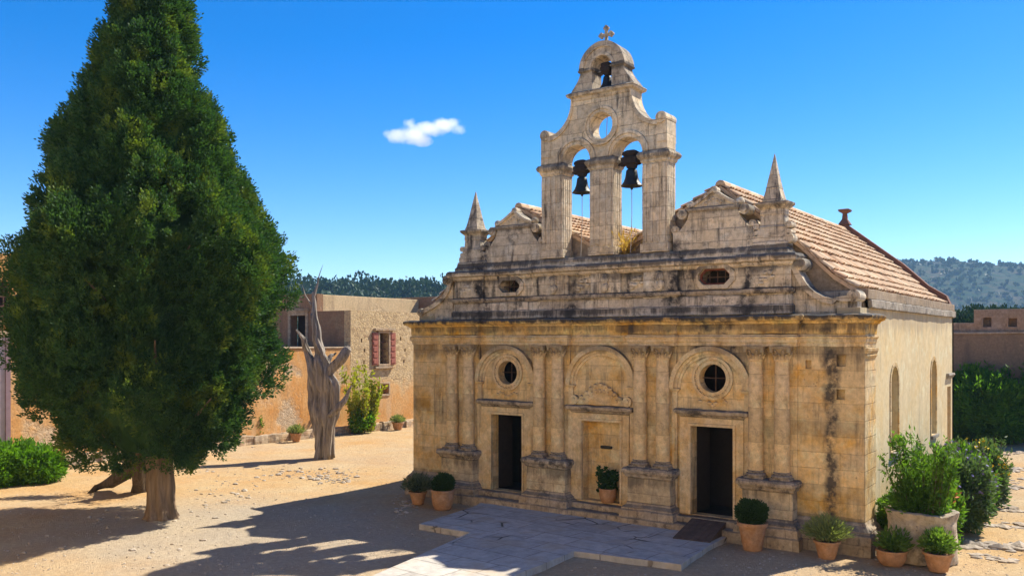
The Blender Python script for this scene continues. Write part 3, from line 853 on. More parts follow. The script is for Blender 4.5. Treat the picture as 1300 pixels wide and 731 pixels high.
# ---------------- attic storey
AX0, AX1 = 1.68, 13.2
OV = [(3.955,7.115,0.42,0.195),(11.02,7.14,0.465,0.225)]
MB().box(0.02,15.0,0.30,1.0,5.9,6.06).loft(AX0,AX1,0.24,1.0,[(6.06,0.08),(6.30,0.08),(6.33,0.04),(6.60,0.02)]).build('attic_base', M['atticbase'], ch, bevel=0.02, rough=0.022, cut=0.2)
am = MB().prism(rect(AX0,AX1,6.58,7.5), 0.32, 1.0, 'y', holes=[ovalpoly(*o) for o in OV])
am.build('attic_wall', M['attic'], ch)
bo = MB()
for a, b, p in ((1.68,2.9,0.10),(11.95,13.2,0.10),(5.15,6.28,0.13),(7.08,8.10,0.13),(8.86,9.95,0.13)):
    bo.loft(a,b,0.32-p,0.6,[(6.58,0.0),(7.48,0.0)])
for a, b in ((1.75,2.65),(12.15,13.0)):
    bo.box(a,b,0.19,0.3,6.78,7.32)
bo.build('attic_pilaster', M['attic'], ch, bevel=0.02, rough=0.014, cut=0.2)
lg = MB().loft(AX0,AX1,0.32,0.6,[(6.60,0.03),(6.66,0.08),(6.74,0.09),(6.76,0.03)])
for i, (a, b) in enumerate(((1.68,2.9),(11.95,13.2),(5.1,10.0))):
    lg.loft(a,b,0.20,0.6,[(6.604+0.002*i,0.03),(6.664,0.08),(6.745+0.002*i,0.09),(6.766,0.03)])
lg.build('attic_ledge', M['cap'], ch, bevel=0.012, rough=0.018, cut=0.2)
AC = [(7.36,0.0),(7.40,0.06),(7.45,0.07),(7.50,0.17),(7.60,0.20),(7.66,0.16),(7.68,0.10)]
ac = MB().loft(AX0,AX1,0.32,1.0,AC)
for i, (a, b) in enumerate(((1.68,2.92),(11.93,13.2),(5.1,10.0))):
    ac.loft(a,b,0.20,1.0,[(z+0.003+0.002*i,p) for z,p in AC])
ac.build('attic_cornice', M['atticbase'], ch, bevel=0.015, rough=0.024, cut=0.17)
for (cx,cz,hw,hh), mt in zip(OV, ('cap','rust')):
    m = MB().prism(ovalpoly(cx,cz,hw+0.15,hh+0.12,0.22), 0.25, 0.34, 'y', holes=[ovalpoly(cx,cz,hw,hh)])
    o = m.build('oval_window_frame', M['attic'], ch, bevel=0.012)
    g = MB().box(cx-hw,cx+hw,0.55,0.575,cz-0.015,cz+0.015)
    for q in (-0.5,0,0.5): g.box(cx+q*hw-0.012,cx+q*hw+0.012,0.553,0.577,cz-hh,cz+hh)
    g.build('window_bar', M['ironbar'], o_fix(o))
    if mt == 'rust':
        MB().prism(ovalpoly(cx,cz,hw+0.01,hh+0.01), 0.40, 0.46, 'y', holes=[ovalpoly(cx,cz,hw-0.06,hh-0.05,0.13)]).build('window_surround', M['rust'], o_fix(o))
    MB().box(cx-hw-0.1,cx+hw+0.1,0.92,0.99,cz-hh-0.1,cz+hh+0.1).build('window_back', M['dark'], o_fix(o))
# carved heads on the attic pilasters
m = MB()
for x in (5.75,7.6,9.42):
    m.ball((x,0.15,7.18),0.15,2,(0.9,0.5,1.0),0.25,x); m.ball((x+0.02,0.14,6.97),0.13,2,(1.0,0.55,1.1),0.35,x+1); m.ball((x-0.02,0.15,7.30),0.10,2,(1.3,0.5,0.7),0.3,x+2)
    m.ball((x,0.13,6.87),0.09,2,(0.9,0.6,0.8),0.3,x+3)
for x in (2.2,12.55,6.75,8.6):
    for q in range(7):
        a = q*0.9
        m.ball((x+0.17*math.cos(a),0.27 if x in (6.75,8.6) else 0.17,7.06+0.15*math.sin(a*1.3)),0.07,1,(1.2,0.6,0.9),0.4,q+x)
m.build('carved_head', M['attic'], ch, smooth=True)

# upper blocking course and tower base
ub = MB().loft(1.72,12.98,0.34,0.95,[(7.66,0.06),(7.80,0.05),(7.9,0.0)])
ub.loft(5.25,9.95,0.30,1.02,[(7.664,0.05),(7.84,0.05),(7.93,0.0)])
ub.loft(1.72,2.98,0.30,0.92,[(7.662,0.04),(7.80,0.05),(7.84,0.0),(8.0,-0.02),(8.04,-0.08)])
ub.loft(12.1,13.05,0.30,0.92,[(7.662,0.04),(7.80,0.05),(7.84,0.0),(8.0,-0.02),(8.04,-0.04)])
ub.build('blocking_course', M['attic'], ch, bevel=0.015, rough=0.02, cut=0.2)

# volutes at both ends
def volute(curve, roll_hi, roll_lo, sgn, base):
    """curve: outer edge points from high to low"""
    m = MB()
    poly = list(curve) + base
    m.prism(poly, 0.34, 0.78, 'y')
    # raised rail along the edge
    pts = [Vector((x,0,z)) for x,z in curve]
    n = len(pts); vs = []; fs = []
    for i in range(n):
        t = (pts[min(i+1,n-1)]-pts[max(i-1,0)]).normalized()
        nn = Vector((-t.z,0,t.x))
        if nn.x*sgn < 0 : nn = -nn
        for (off, yy) in ((0.05,0.24),(0.05,0.88),(-0.10,0.88),(-0.10,0.24)):
            p = pts[i] + nn*off; vs.append((p.x,yy,p.z))
    for i in range(n-1):
        for k in range(4):
            q = (k+1) % 4; fs.append((i*4+k,i*4+q,i*4+4+q,i*4+4+k))
    fs += [(0,1,2,3),(4*n-4,4*n-3,4*n-2,4*n-1)]
    m.add(vs, fs)
    for (cx,cz,r) in (roll_hi, roll_lo):
        m.prism(circ(cx,cz,r,20), 0.22, 0.90, 'y'); m.prism(circ(cx,cz,r*0.62,16), 0.17, 0.95, 'y'); m.prism(circ(cx,cz,r*0.28,12), 0.14, 0.98, 'y')
    m.build('volute', M['attic'], ch, bevel=0.015, rough=0.012)
rc = [(13.20,7.42),(13.30,7.28),(13.37,7.12),(13.47,6.93),(13.60,6.74),(13.78,6.58),(14.0,6.45),(14.25,6.39),(14.5,6.40),(14.75,6.42)]
volute(rc, (13.40,7.37,0.17), (14.78,6.50,0.16), 1, [(14.85,6.4),(14.85,6.06),(13.18,6.06)])
lc = [(15.1-0.28-x+0.0, z) for x, z in rc]
lc = [(1.50,7.44),(1.40,7.28),(1.33,7.10),(1.20,6.92),(1.02,6.76),(0.80,6.62),(0.58,6.52),(0.36,6.44),(0.15,6.36),(0.02,6.30)]
volute(lc, (1.30,7.42,0.16), (0.10,6.33,0.14), -1, [(-0.02,6.22),(-0.02,6.06),(1.52,6.06)])
MB().box(13.2,14.7,0.80,0.98,6.06,6.66).build('volute_backing', M['coping'], ch, bevel=0.02)

# corner pinnacles
def pinnacle(cx, mirror):
    m = MB().loft(cx-0.42,cx+0.42,0.36,0.80,[(7.88,0.02),(8.02,0.0),(8.40,-0.01)]).loft(cx-0.34,cx+0.34,0.38,0.80,[(8.40,0.03),(8.46,0.0),(8.74,-0.02),(8.76,0.0),(8.90,-0.01),(8.96,0.05),(9.02,0.11),(9.08,0.12),(9.10,0.06)], back=True)
    o = m.build('pinnacle', M['attic'], ch, bevel=0.015, rough=0.016, cut=0.2)
    sc = MB()
    for sx in (-1,1):
        for z, r in ((8.10,0.13),(8.46,0.09),(8.26,0.08)):
            if sx == 1 or not mirror: sc.prism(circ(cx+sx*0.44,z,r,14), 0.36, 0.76, 'y')
    sc.build('scroll', M['attic'], o_fix(o), bevel=0.012)
    b = 0.26
    ob = MB().loft(cx-b,cx+b,0.58-b,0.58+b,[(9.10,0.0),(9.16,0.0),(9.165,-0.015),(9.45,-0.08),(9.47,-0.07),(9.49,-0.085),(10.42,-0.252)], back=True)
    ob.build('obelisk', M['towertop'], o_fix(o), bevel=0.008, rough=0.006, cut=0.25)
pinnacle(2.33, False); pinnacle(12.64, False)

# crests between pinnacles and belfry
def crest(cx, w):
    h = w/2
    m = MB().prism([(cx-h,7.88),(cx+h,7.88),(cx+h,8.45),(cx+h-0.1,8.5),(cx-h+0.1,8.5),(cx-h,8.45)], 0.42, 0.78, 'y')
    sh = [(cx-h+0.15,8.5)]
    for i in range(9):
        t = i/8; sh.append((cx-h+0.18+0.30*math.sin(t*math.pi/2), 8.5+0.55*t))
    sh += [(cx-h+0.42,9.08)]
    full = sh + [(2*cx-x,z) for x,z in sh[::-1]]
    m.prism(full, 0.44, 0.76, 'y')
    o = m.build('crest', M['attic'], ch, bevel=0.015, rough=0.014)
    c2 = MB().loft(cx-0.72,cx+0.72,0.44,0.76,[(9.0,0.0),(9.04,0.05),(9.10,0.06),(9.13,0.02)])
    ped = [(cx-0.72,9.13)]
    for i in range(9):
        t = i/8; ped.append((cx-0.72+0.72*t, 9.15+0.42*(t**1.25)))
    ped += [(2*cx-x,z) for x,z in ped[::-1][1:]]
    c2.prism(ped, 0.46, 0.74, 'y')
    rail = [(x,z) for x,z in ped]
    vs=[];fs=[];n=len(rail)
    for x,z in rail: vs += [(x,0.38,z-0.03),(x,0.80,z-0.03),(x,0.80,z+0.06),(x,0.38,z+0.06)]
    for i in range(n-1):
        for k in range(4): q=(k+1)%4; fs.append((i*4+k,i*4+q,i*4+4+q,i*4+4+k))
    fs += [(0,1,2,3),(4*n-4,4*n-3,4*n-2,4*n-1)]
    c2.add(vs,fs)
    for q in range(5): c2.ball((cx-0.22+0.11*q,0.45,9.24+0.06*(2-abs(q-2))),0.05,1)
    c2.build('crest_pediment', M['attic'], o_fix(o), bevel=0.012, rough=0.012)
    b = MB()
    for x,z,r in ((cx-0.74,9.24,0.125),(cx+0.74,9.22,0.125),(cx,9.64,0.09)): b.ball((x,0.58,z),r,2)
    b.prism(circ(cx,9.60,0.11,14),0.46,0.72,'y')
    for sx in (-1,1):
        b.prism(circ(cx+sx*(h-0.28),8.98,0.15,16),0.40,0.80,'y'); b.prism(circ(cx+sx*(h-0.28),8.98,0.08,12),0.36,0.84,'y')
        b.prism(circ(cx+sx*(h-0.06),8.55,0.12,16),0.42,0.78,'y'); b.prism(circ(cx+sx*(h-0.06),8.55,0.06,12),0.38,0.80,'y')
    b.build('crest_scroll', M['attic'], o_fix(o), smooth=True)
crest(4.02,2.3); crest(10.93,2.42)

# ---------------- belfry
TY0, TY1 = 0.30, 0.87
belfry = MB()
zI = 10.86
o0, o1 = 5.36, 9.76
A1c, A2c, ar = 6.67, 8.46, 0.495
end = []
outline = [(o0,zI),(6.17,zI)] + circ(A1c,zI,ar,20,a0=180,a1=0) + [(7.17,zI),(7.96,zI)] + circ(A2c,zI,ar,20,a0=180,a1=0) + [(8.95,zI),(o1,zI)]
outline += [(o1,11.70),(o1-0.28,11.72)]
for i in range(1,11):
    t = i/10; a = t*math.pi/2
    outline.append((9.48-0.90*math.sin(a)+0.02*t, 12.78-1.06*math.cos(a)))
outline += [(8.60,12.8),(6.52,12.8)]
for i in range(0,10):
    t = 1-i/10; a = t*math.pi/2
    outline.append((5.64+0.90*math.sin(a)-0.02*t, 12.78-1.06*math.cos(a)))
outline += [(o0+0.28,11.72),(o0,11.70)]
clean = []
for p in outline:
    if not clean or (abs(p[0]-clean[-1][0])+abs(p[1]-clean[-1][1])) > 1e-3: clean.append(p)
belfry.prism(clean, TY0, TY1, 'y', holes=[circ(7.56,11.84,0.40,28)])
bel = belfry.build('belfry', M['tower'], ch, bevel=0.012)
o_fix(bel)
pm = MB()
for x0, x1 in ((5.38,6.17),(7.16,7.97),(8.95,9.76)):
    pm = MB().box(x0,x1,TY0,TY1,7.9,10.62)
    wq = (x1-x0)
    for q in range(4):
        a = x0+0.05+q*(wq-0.1-0.10)/3
        pm.box(a,a+0.10,TY0-0.035,TY0+0.01,8.2,10.5)
        ya = TY0+0.06+q*(TY1-TY0-0.22)/3
        pm.box(x1-0.01,x1+0.012,ya,ya+0.09,8.2,10.5); pm.box(x0-0.012,x0+0.01,ya,ya+0.09,8.2,10.5)
    pm.box(x0-0.045,x1+0.045,TY0-0.05,TY1,7.905,8.15)
    o = pm.build('belfry_pillar', M['tower'], bel, bevel=0.014, rough=0.014, cut=0.22)
    MB().loft(x0,x1,TY0,TY1,[(10.52,0.0),(10.56,0.04),(10.62,0.05),(10.68,0.11),(10.76,0.13),(10.84,0.09),(10.865,0.02)],back=True).build('impost', M['tower'], bel, bevel=0.012, rough=0.016, cut=0.16)
m = MB()
for c in (A1c, A2c):
    archivolt(c, ar+0.02, ar+0.13, zI, zI, TY0-0.04, TY0+0.02, m)
    archivolt(c, ar+0.13, ar+0.22, zI, zI, TY0-0.075, TY0+0.02, m)
m.prism(circ(7.56,11.84,0.51,32),TY0-0.04,TY0+0.01,'y',holes=[circ(7.56,11.84,0.41,32)])
m.prism(circ(7.56,11.84,0.60,32),TY0-0.075,TY0+0.01,'y',holes=[circ(7.56,11.84,0.51,32)])
m.build('belfry_moulding', M['tower'], bel, bevel=0.01, rough=0.008)
# carved roll rails on the curved shoulders with end rolls
m = MB()
for sx in (-1,1):
    for i in range(11):
        pass
    pts = []
    for i in range(11):
        t = i/10; a = t*math.pi/2
        pts.append((7.56+sx*(1.92-0.90*math.sin(a)), 12.78-1.06*math.cos(a)))
    vs=[];fs=[]
    for x,z in pts: vs += [(x-sx*0.02,TY0-0.06,z-0.12),(x-sx*0.02,TY1+0.06,z-0.12),(x+sx*0.03,TY1+0.06,z+0.02),(x+sx*0.03,TY0-0.06,z+0.02)]
    for i in range(10):
        for k in range(4): q=(k+1)%4; fs.append((i*4+k,i*4+q,i*4+4+q,i*4+4+k))
    fs += [(0,1,2,3),(40,41,42,43)]
    m.add(vs,fs)
    xr = 7.56+sx*2.02
    m.prism(circ(xr,11.80,0.17,18),TY0-0.08,TY1+0.10,'y'); m.prism(circ(xr,11.80,0.09,14),TY0-0.12,TY1+0.14,'y')
    m.box(min(xr-0.16,xr+0.18),max(xr-0.16,xr+0.18),TY0-0.03,TY1+0.03,11.1,11.68)
m.build('shoulder_scroll', M['tower'], bel, bevel=0.015, rough=0.012)
MB().loft(6.56,8.56,TY0,TY1,[(12.70,0.0),(12.74,0.04),(12.80,0.06),(12.84,0.15),(12.92,0.18),(12.96,0.12)],back=True).build('upper_ledge', M['towertop'], bel, bevel=0.012, rough=0.02, cut=0.16)
# crowning stage
uc = 7.58; ur = 0.335
out = [(6.46,12.95),(uc-ur,12.95),(uc-ur,13.60)] + circ(uc,13.62,ur,14,a0=180,a1=0) + [(uc+ur,13.60),(uc+ur,12.95),(8.68,12.95)]
for i in range(9):
    t=i/8; out.append((8.68-0.36*math.sin(t*math.pi/2), 12.98+0.62*t**0.9))
out += circ(uc,13.62,0.74,20,a0=0,a1=180)
for i in range(9):
    t=1-i/8; out.append((6.46+0.36*math.sin(t*math.pi/2), 12.98+0.62*t**0.9))
clean=[]
for p in out:
    if not clean or (abs(p[0]-clean[-1][0])+abs(p[1]-clean[-1][1])) > 1e-3: clean.append(p)
MB().prism(clean, TY0, TY1, 'y').build('belfry_crown', M['towertop'], bel, bevel=0.015)
m = MB().loft(uc-0.76,uc-ur-0.02,TY0,TY1,[(13.54,0.0),(13.57,0.05),(13.62,0.06),(13.65,0.0)],back=True).loft(uc+ur+0.02,uc+0.76,TY0,TY1,[(13.541,0.0),(13.571,0.05),(13.621,0.06),(13.651,0.0)],back=True)
archivolt(uc, 0.62, 0.79, 13.62, 13.62, TY0-0.05, TY1+0.05, m)
archivolt(uc, ur+0.02, ur+0.11, 13.62, 13.62, TY0-0.04, TY0+0.01, m)
m.build('crown_moulding', M['towertop'], bel, bevel=0.012, rough=0.01)
m = MB().loft(uc-0.12,uc+0.12,0.46,0.70,[(14.34,0.05),(14.42,0.04),(14.46,-0.03)],back=True)
m.box(uc-0.04,uc+0.04,0.55,0.64,14.40,14.88).box(uc-0.16,uc+0.16,0.552,0.638,14.64,14.72)
for (x,z) in ((uc-0.165,14.68),(uc+0.165,14.68),(uc,14.88)):
    for q in range(3):
        dx,dz = ((-0.055,0),(0.055,0),(0,0.06)) [q] if z > 14.8 else ((0,-0.055),(0,0.055),(0.06 if x>uc else -0.06,0))[q]
        m.prism(circ(x+dx*0.8,z+dz*0.8,0.048,12),0.545,0.645,'y')
m.build('cross', M['towertop'], bel, bevel=0.01)

bel.location = (-0.17, 0, 0.04)
# ---------------- side and rear walls, roofs
sw = MB()
def archhole(y0,y1,z0,z1,n=12):
    r=(y1-y0)/2; c=(y0+y1)/2
    return [(y0,z0),(y1,z0)] + circ(c,z1-r,r,n,a0=0,a1=180)
WS = [(3.68,4.62,2.15,4.60),(9.7,10.6,2.1,4.68)]
DS = (12.85,13.6,0.05,3.62)
sw.prism(rect(0.302,14.2,-0.3,6.2), 14.35, 14.93, 'x', holes=[archhole(*q) for q in WS]+[rect(*DS)])
sw.box(0.15,0.7,0.302,14.2,-0.3,6.2)
sw.build('side_wall', M['plaster'], ch)
for q in WS:
    fr_ = MB().prism(archhole(q[0]-0.12,q[1]+0.12,q[2]-0.02,q[3]+0.12), 14.94-0.02, 14.955, 'x', holes=[archhole(q[0]+0.001,q[1]-0.001,q[2],q[3]-0.001)])
    o = fr_.build('window_surround', M['pier'], ch)
    MB().box(14.42,14.46,q[0]-0.1,q[1]+0.1,q[2]-0.1,q[3]+0.1).build('window_pane', M['shutterdark'], o_fix(o))
    MB().box(14.9,15.02,q[0]-0.1,q[1]+0.1,q[2]-0.12,q[2]-0.005).build('window_sill', M['coping'], o_fix(o), bevel=0.01)
MB().box(14.62,14.70,DS[0]-0.05,DS[1]+0.05,DS[2],DS[3]+0.05).build('side_door', M['shutter'], ch)
MB().loft(14.8,14.93,12.7,13.75,[(3.9,0.0),(3.95,0.05),(4.05,0.12),(4.12,0.10)],back=True).build('side_door_hood', M['coping'], ch, bevel=0.01)
MB().box(14.9,15.02,1.16,14.26,6.2,6.44).box(0.0,0.15,1.16,14.26,6.2,6.44).box(0.02,15.0,14.2,14.3,6.2,6.44).build('eaves_course', M['coping'], ch, bevel=0.03, rough=0.02, cut=0.3)
MB().box(14.3,14.97,0.95,14.24,6.44,6.70).box(0.05,0.7,0.95,14.24,6.44,6.70).build('eaves_parapet', M['gable'], ch, bevel=0.02, rough=0.015, cut=0.35)
RX = [3.88,10.95]; RZ = 9.80
half = [(0,0),(2.25,-1.80),(3.15,-2.68),(3.78,-3.10)]
def slope_pts(cx, sgn, inner):
    if inner: return [(cx,RZ),(cx+sgn*3.45,RZ-1.70)]
    return [(cx+sgn*a, RZ+b) for a,b in half]
gp_poly = [(0.2,6.0),(14.9,6.0)] + slope_pts(RX[1],1,False)[::-1] + [(7.415,8.07)] + [(RX[0],RZ)] + slope_pts(RX[0],-1,False)[1:]
def clean_poly(P):
    o=[]
    for p in P:
        if not o or (abs(p[0]-o[-1][0])+abs(p[1]-o[-1][1]))>1e-3: o.append(p)
    return o
g_front = [(x,z-0.05) for x,z in clean_poly(gp_poly)]
g_front[0]=(0.2,6.0); g_front[1]=(14.9,6.0)
MB().prism(g_front, 1.0, 1.35, 'y').build('front_gable', M['gable'], ch, rough=0.01)
MB().prism(g_front, 13.6, 13.9, 'y').box(0.15,14.93,13.9,14.2,-0.3,6.2).build('rear_wall', M['gable'], ch)
g_rear = []
for x,z in clean_poly(gp_poly)[2:]:
    g_rear.append((x,z+0.34))
g_rear = [(0.1,6.44),(14.98,6.44)] + g_rear
MB().prism(g_rear, 13.86, 14.24, 'y').build('rear_gable', M['redgable'], ch, rough=0.015)
fin = MB().loft(RX[1]-0.13,RX[1]+0.13,13.92,14.18,[(10.05,0.10),(10.24,0.0),(10.28,-0.03),(10.52,-0.05),(10.56,0.02),(10.60,0.08),(10.67,0.10),(10.70,0.02)],back=True)
fin.build('chimney_finial', M['redgable'], ch, bevel=0.015)
# near-black floor and added screen: the interior's shade put into their colour
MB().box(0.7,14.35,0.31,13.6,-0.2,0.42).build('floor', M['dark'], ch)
MB().box(0.71,14.34,1.9,2.0,0.42,6.3).build('shade_screen', M['wood'], ch)

def tiled_slope(pts, y0, y1, seed, name='roof'):
    """barrel tiles laid in courses down a (slightly kinked) slope"""
    rs = random.Random(seed)
    P = [Vector((x,0,z)) for x,z in pts]
    L = [0]
    for a,b in zip(P,P[1:]): L.append(L[-1]+(b-a).length)
    def at(s):
        s = max(0,min(L[-1]+0.2,s))
        for i in range(len(P)-1):
            if s <= L[i+1] or i == len(P)-2:
                d=(P[i+1]-P[i]).normalized(); return P[i]+d*(s-L[i]), d
    m = MB()
    # deck under the tiles
    vs=[];fs=[]
    for p in P:
        vs += [(p.x,y0,p.z-0.02),(p.x,y1,p.z-0.02),(p.x,y0,p.z-0.14),(p.x,y1,p.z-0.14)]
    for i in range(len(P)-1):
        a=i*4
        fs += [(a,a+4,a+5,a+1),(a+2,a+3,a+7,a+6),(a,a+2,a+6,a+4),(a+1,a+5,a+7,a+3)]
    m.add(vs,fs)
    cl = 0.42; wd = 0.235
    nc = int(L[-1]/cl); ncol = int((y1-y0)/wd)
    for ci in range(nc+1):
        s0 = L[-1]-0.02-(ci+1)*cl*1.0
        for k in range(ncol+1):
            yc = y0+0.08+k*wd+rs.uniform(-0.016,0.016)
            if rs.random() < 0.012: continue
            sA = max(0.0,s0 - 0.05 + rs.uniform(-0.02,0.02)); sB = s0+cl+rs.uniform(-0.02,0.03)
            pa,da = at(sA); pb,db = at(sB)
            na = Vector((-da.z,0,da.x)); nb = Vector((-db.z,0,db.x))
            if na.z<0: na=-na
            if nb.z<0: nb=-nb
            ra, rb = 0.088, 0.112
            lift = 0.045+rs.uniform(0,0.016); yb = yc+rs.uniform(-0.012,0.012)
            vs=[]
            for (p,nrm,r,y,l) in ((pa,na,ra,yc,0.0),(pb,nb,rb,yb,lift)):
                for q in range(6):
                    a = math.pi*q/5
                    vs.append(tuple(p + nrm*(r*math.sin(a)*0.8+l) + Vector((0,y-p.y - r*math.cos(a),0))))
            fs=[(q,q+1,q+7,q+6) for q in range(5)]
            # front lip thickness
            base=len(vs)
            for q in range(6):
                a = math.pi*q/5
                vs.append(tuple(pb + nb*((rb-0.022)*math.sin(a)*0.8+lift-0.004) + Vector((0,yb - (rb-0.022)*math.cos(a),0))))
            fs += [(6+q,6+q+1,base+q+1,base+q) for q in range(5)]
            m.add(vs,fs)
    return m
for cx in RX:
    for sgn in (1,-1):
        inner = (cx==RX[0] and sgn==1) or (cx==RX[1] and sgn==-1)
        m = tiled_slope(slope_pts(cx,sgn,inner), 0.93, 13.9, int(cx*10)+sgn)
        rf = m.build('roof', M['tile'], ch)
    rt = MB()
    y = 0.9; q = 0
    while y < 13.7:
        rr = random.Random(q*7+int(cx))
        prof = []
        vs=[];z0=RZ-0.02
        for yy,r in ((y,0.135),(y+0.42,0.155)):
            for t in range(7):
                a = math.pi*t/6
                vs.append((cx-r*math.cos(a)*1.1+rr.uniform(-0.005,0.005), yy, z0+r*math.sin(a)*1.05+(0.02 if yy==y else 0)))
        rt.add(vs,[(t,t+1,t+8,t+7) for t in range(6)]+[(0,1,2,3,4,5,6),(7,8,9,10,11,12,13)])
        y += 0.40; q += 1
    rt.build('ridge_tile', M['tile'], ch)

# ================================================================== BELLS
def bell(label, x, z, s, yoke_w, rope_to, tilt=0.0):
    t = thing('bell', label, 'bell', (x,0.58,z), R(tilt), 'bells of the bell gable')
    b = MB().lathe([(0.04*s,0.0),(0.12*s,-0.01*s),(0.165*s,-0.06*s),(0.18*s,-0.16*s),(0.20*s,-0.28*s),(0.245*s,-0.40*s),(0.315*s,-0.50*s),(0.335*s,-0.53*s),(0.31*s,-0.54*s),(0.27*s,-0.48*s),(0.17*s,-0.2*s),(0.1*s,-0.08*s)],(0,0,0),24)
    b.build('bell_body', M['bronze'], t, smooth=True)
    y = MB().loft(-0.12*s,0.12*s,-0.10,0.10,[(0.0,0.0),(0.10*s,0.02),(0.14*s,0.10*yoke_w),(0.30*s,0.13*yoke_w),(0.36*s,0.05),(0.42*s,0.10*yoke_w),(0.50*s,0.09*yoke_w),(0.55*s,0.0)],back=True)
    y.box(-0.58 if yoke_w > 0.9 else -0.34,0.58 if yoke_w > 0.9 else 0.34,-0.04,0.04,0.13*s,0.19*s)
    y.ball((-0.30*s*yoke_w,0,0.16*s),0.09*s,2); y.ball((0.24*s*yoke_w,0,0.17*s),0.09*s,2)
    y.build('yoke', M['yoke'], t, bevel=0.02, rough=0.02, cut=0.1)
    c = MB().tube([(0,0,-0.1*s),(0,0,-0.60*s)],[0.018,0.022],8).ball((0,0,-0.60*s),0.045*s,2)
    c.build('clapper', M['bronze'], t, smooth=True)
    ln = z-0.6*s-rope_to
    MB().tube([(0,0,-0.62*s),(0.015,-0.02,-0.62*s-ln*0.4),(-0.01,-0.06,-0.62*s-ln)],0.011,6).build('rope', M['rope'], t)
bell('left lower bell with stubby dark yoke hanging in the left arch of the bell gable', 6.55, 10.46, 0.95, 0.8, 8.0)
bell('right lower bell under tall broad dark yoke in the right arch of the bell gable', 8.29, 10.52, 1.0, 1.0, 8.0)
bell('smallest bell hanging in the top arch just below the stone cross', 7.45, 13.46, 0.72, 0.62, 11.3)

# dry weed growing at the foot of the middle belfry pillar
rs = np.random.RandomState(5)
wd_ = world_thing('dry_weed', 'straw coloured dry weed tuft growing beside the middle belfry pillar', 'weed', (8.02,0.72,7.93))
C = np.array([(8.02,0.72,7.98)]) + rs.normal(size=(160,3))*np.array([0.14,0.12,0.02]); U = rs.normal(size=(160,3))*0.5+np.array([0,0,1.1])
P = C + U/np.linalg.norm(U,axis=1,keepdims=True)*rs.rand(160,1)*0.75
leaf_mesh('stems', M['dryweed'], P, U, 0.09, wd_, 0.2, 2, stalk=(8.02,0.72,7.93))

# ================================================================== THINGS AT THE DOORS
rp = world_thing('wooden_ramp', 'dark boarded ramp leading down from the right doorway', 'ramp', (11.1,-0.8,0.13))
q = MB()
for i in range(6):
    t0=i/6+0.004; t1=(i+1)/6-0.004
    def lerp(a,b,t): return tuple(a[k]+(b[k]-a[k])*t for k in range(3))
    A0=(10.62,-0.12,0.50);A1=(11.62,-0.12,0.50);B0=(10.66,-1.62,0.16);B1=(11.66,-1.52,0.16)
    p=[lerp(A0,A1,t0),lerp(A0,A1,t1),lerp(B0,B1,t1),lerp(B0,B1,t0)]
    q.add(p+[(x,y,z-0.05) for x,y,z in p],[(0,1,2,3),(7,6,5,4),(0,4,5,1),(1,5,6,2),(2,6,7,3),(3,7,4,0)])
q.build('boards', M['ramp'], rp, bevel=0.006)
q=MB()
for x in (10.68,11.56): q.prism([(-0.35,0.13),(-0.35,0.40),(-1.5,0.13)], x, x+0.06, 'x')
q.build('bearer', M['ramp'], rp)
hl = world_thing('hanging_lamp_bar', 'thin rod with short dark crossbar hanging in the central niche', 'hanging bar', (7.58,0.30,2.0))
MB().box(7.572,7.588,0.33,0.345,1.72,2.88).build('rod', M['ironbar'], hl)
MB().lathe([(0.05,-0.05),(0.19,-0.04),(0.21,0.0),(0.19,0.04),(0.05,0.05)],(7.58,0.30,2.12),14,0.6).build('crossbar', M['bronze'], hl, smooth=True)

# ---------------- pots
def pot_profile(r, h, style=0):
    if style == 0: return [(r*0.62,0),(r*0.74,h*0.3),(r*0.88,h*0.7),(r*0.92,h*0.84),(r*1.04,h*0.86),(r*1.06,h*0.98),(r*0.98,h),(r*0.9,h*0.97),(r*0.86,h*0.85)]
    return [(r*0.70,0),(r*0.9,h*0.25),(r*1.0,h*0.55),(r*0.97,h*0.85),(r*1.04,h*0.88),(r*1.04,h),(r*0.93,h),(r*0.9,h*0.88)]
def potted(name, label, loc, r, h, style, group='terracotta pots by the church'):
    t = thing(name, label, 'potted plant', loc, 0, group)
    pr = pot_profile(r,h,style)
    MB().lathe(pr,(0,0,0),28).build('pot', M['terracotta'], t, smooth=True)
    MB().lathe([(r*0.86,h*0.80),(r*0.5,h*0.88),(0.01,h*0.9)],(0,0,0),16).build('soil', M['soil'], t)
    return t
def tuft(parent, mat, c, r, hgt, n, leaf, seed, name='foliage', aspect=0.16, lean=0.9):
    rs=np.random.RandomState(seed)
    a=rs.rand(n)*2*math.pi; e=rs.rand(n)**0.6*lean
    D=np.stack([np.cos(a)*np.sin(e),np.sin(a)*np.sin(e),np.cos(e)],1)
    t=0.25+0.75*rs.rand(n,1)
    P=np.array(c)+D*np.array([r,r,hgt])*t*1.0 + rs.normal(size=(n,3))*0.02
    U=D+rs.normal(size=(n,3))*0.22
    return leaf_mesh(name, mat, P, U, leaf, parent, aspect, seed)
t = potted('potted_lavender','grey green lavender in the terracotta pot nearest the left facade corner',(1.52,-1.45,0.0),0.29,0.42,0)
tuft(t,M['lavdark'],(0,0,0.4),0.62,0.62,1500,0.085,11,lean=1.35)
t = potted('potted_boxwood','dark clipped ball of boxwood in a wide worn terracotta pot left of the left pedestal',(2.72,-1.62,0.0),0.36,0.62,1)
bush(t,M['boxleaf'],(0.02,0,0.82),(0.34,0.32,0.29),260,20,0.034,12,rad=0.085,shell=0.78,lump=0.2)
t = potted('potted_boxwood','dark clipped ball of boxwood in a rimmed terracotta pot right of the right doorway',(12.62,-1.05,0.0),0.37,0.72,0)
bush(t,M['boxleaf'],(-0.02,0,0.95),(0.37,0.35,0.31),300,22,0.034,13,rad=0.085,shell=0.78,lump=0.2)
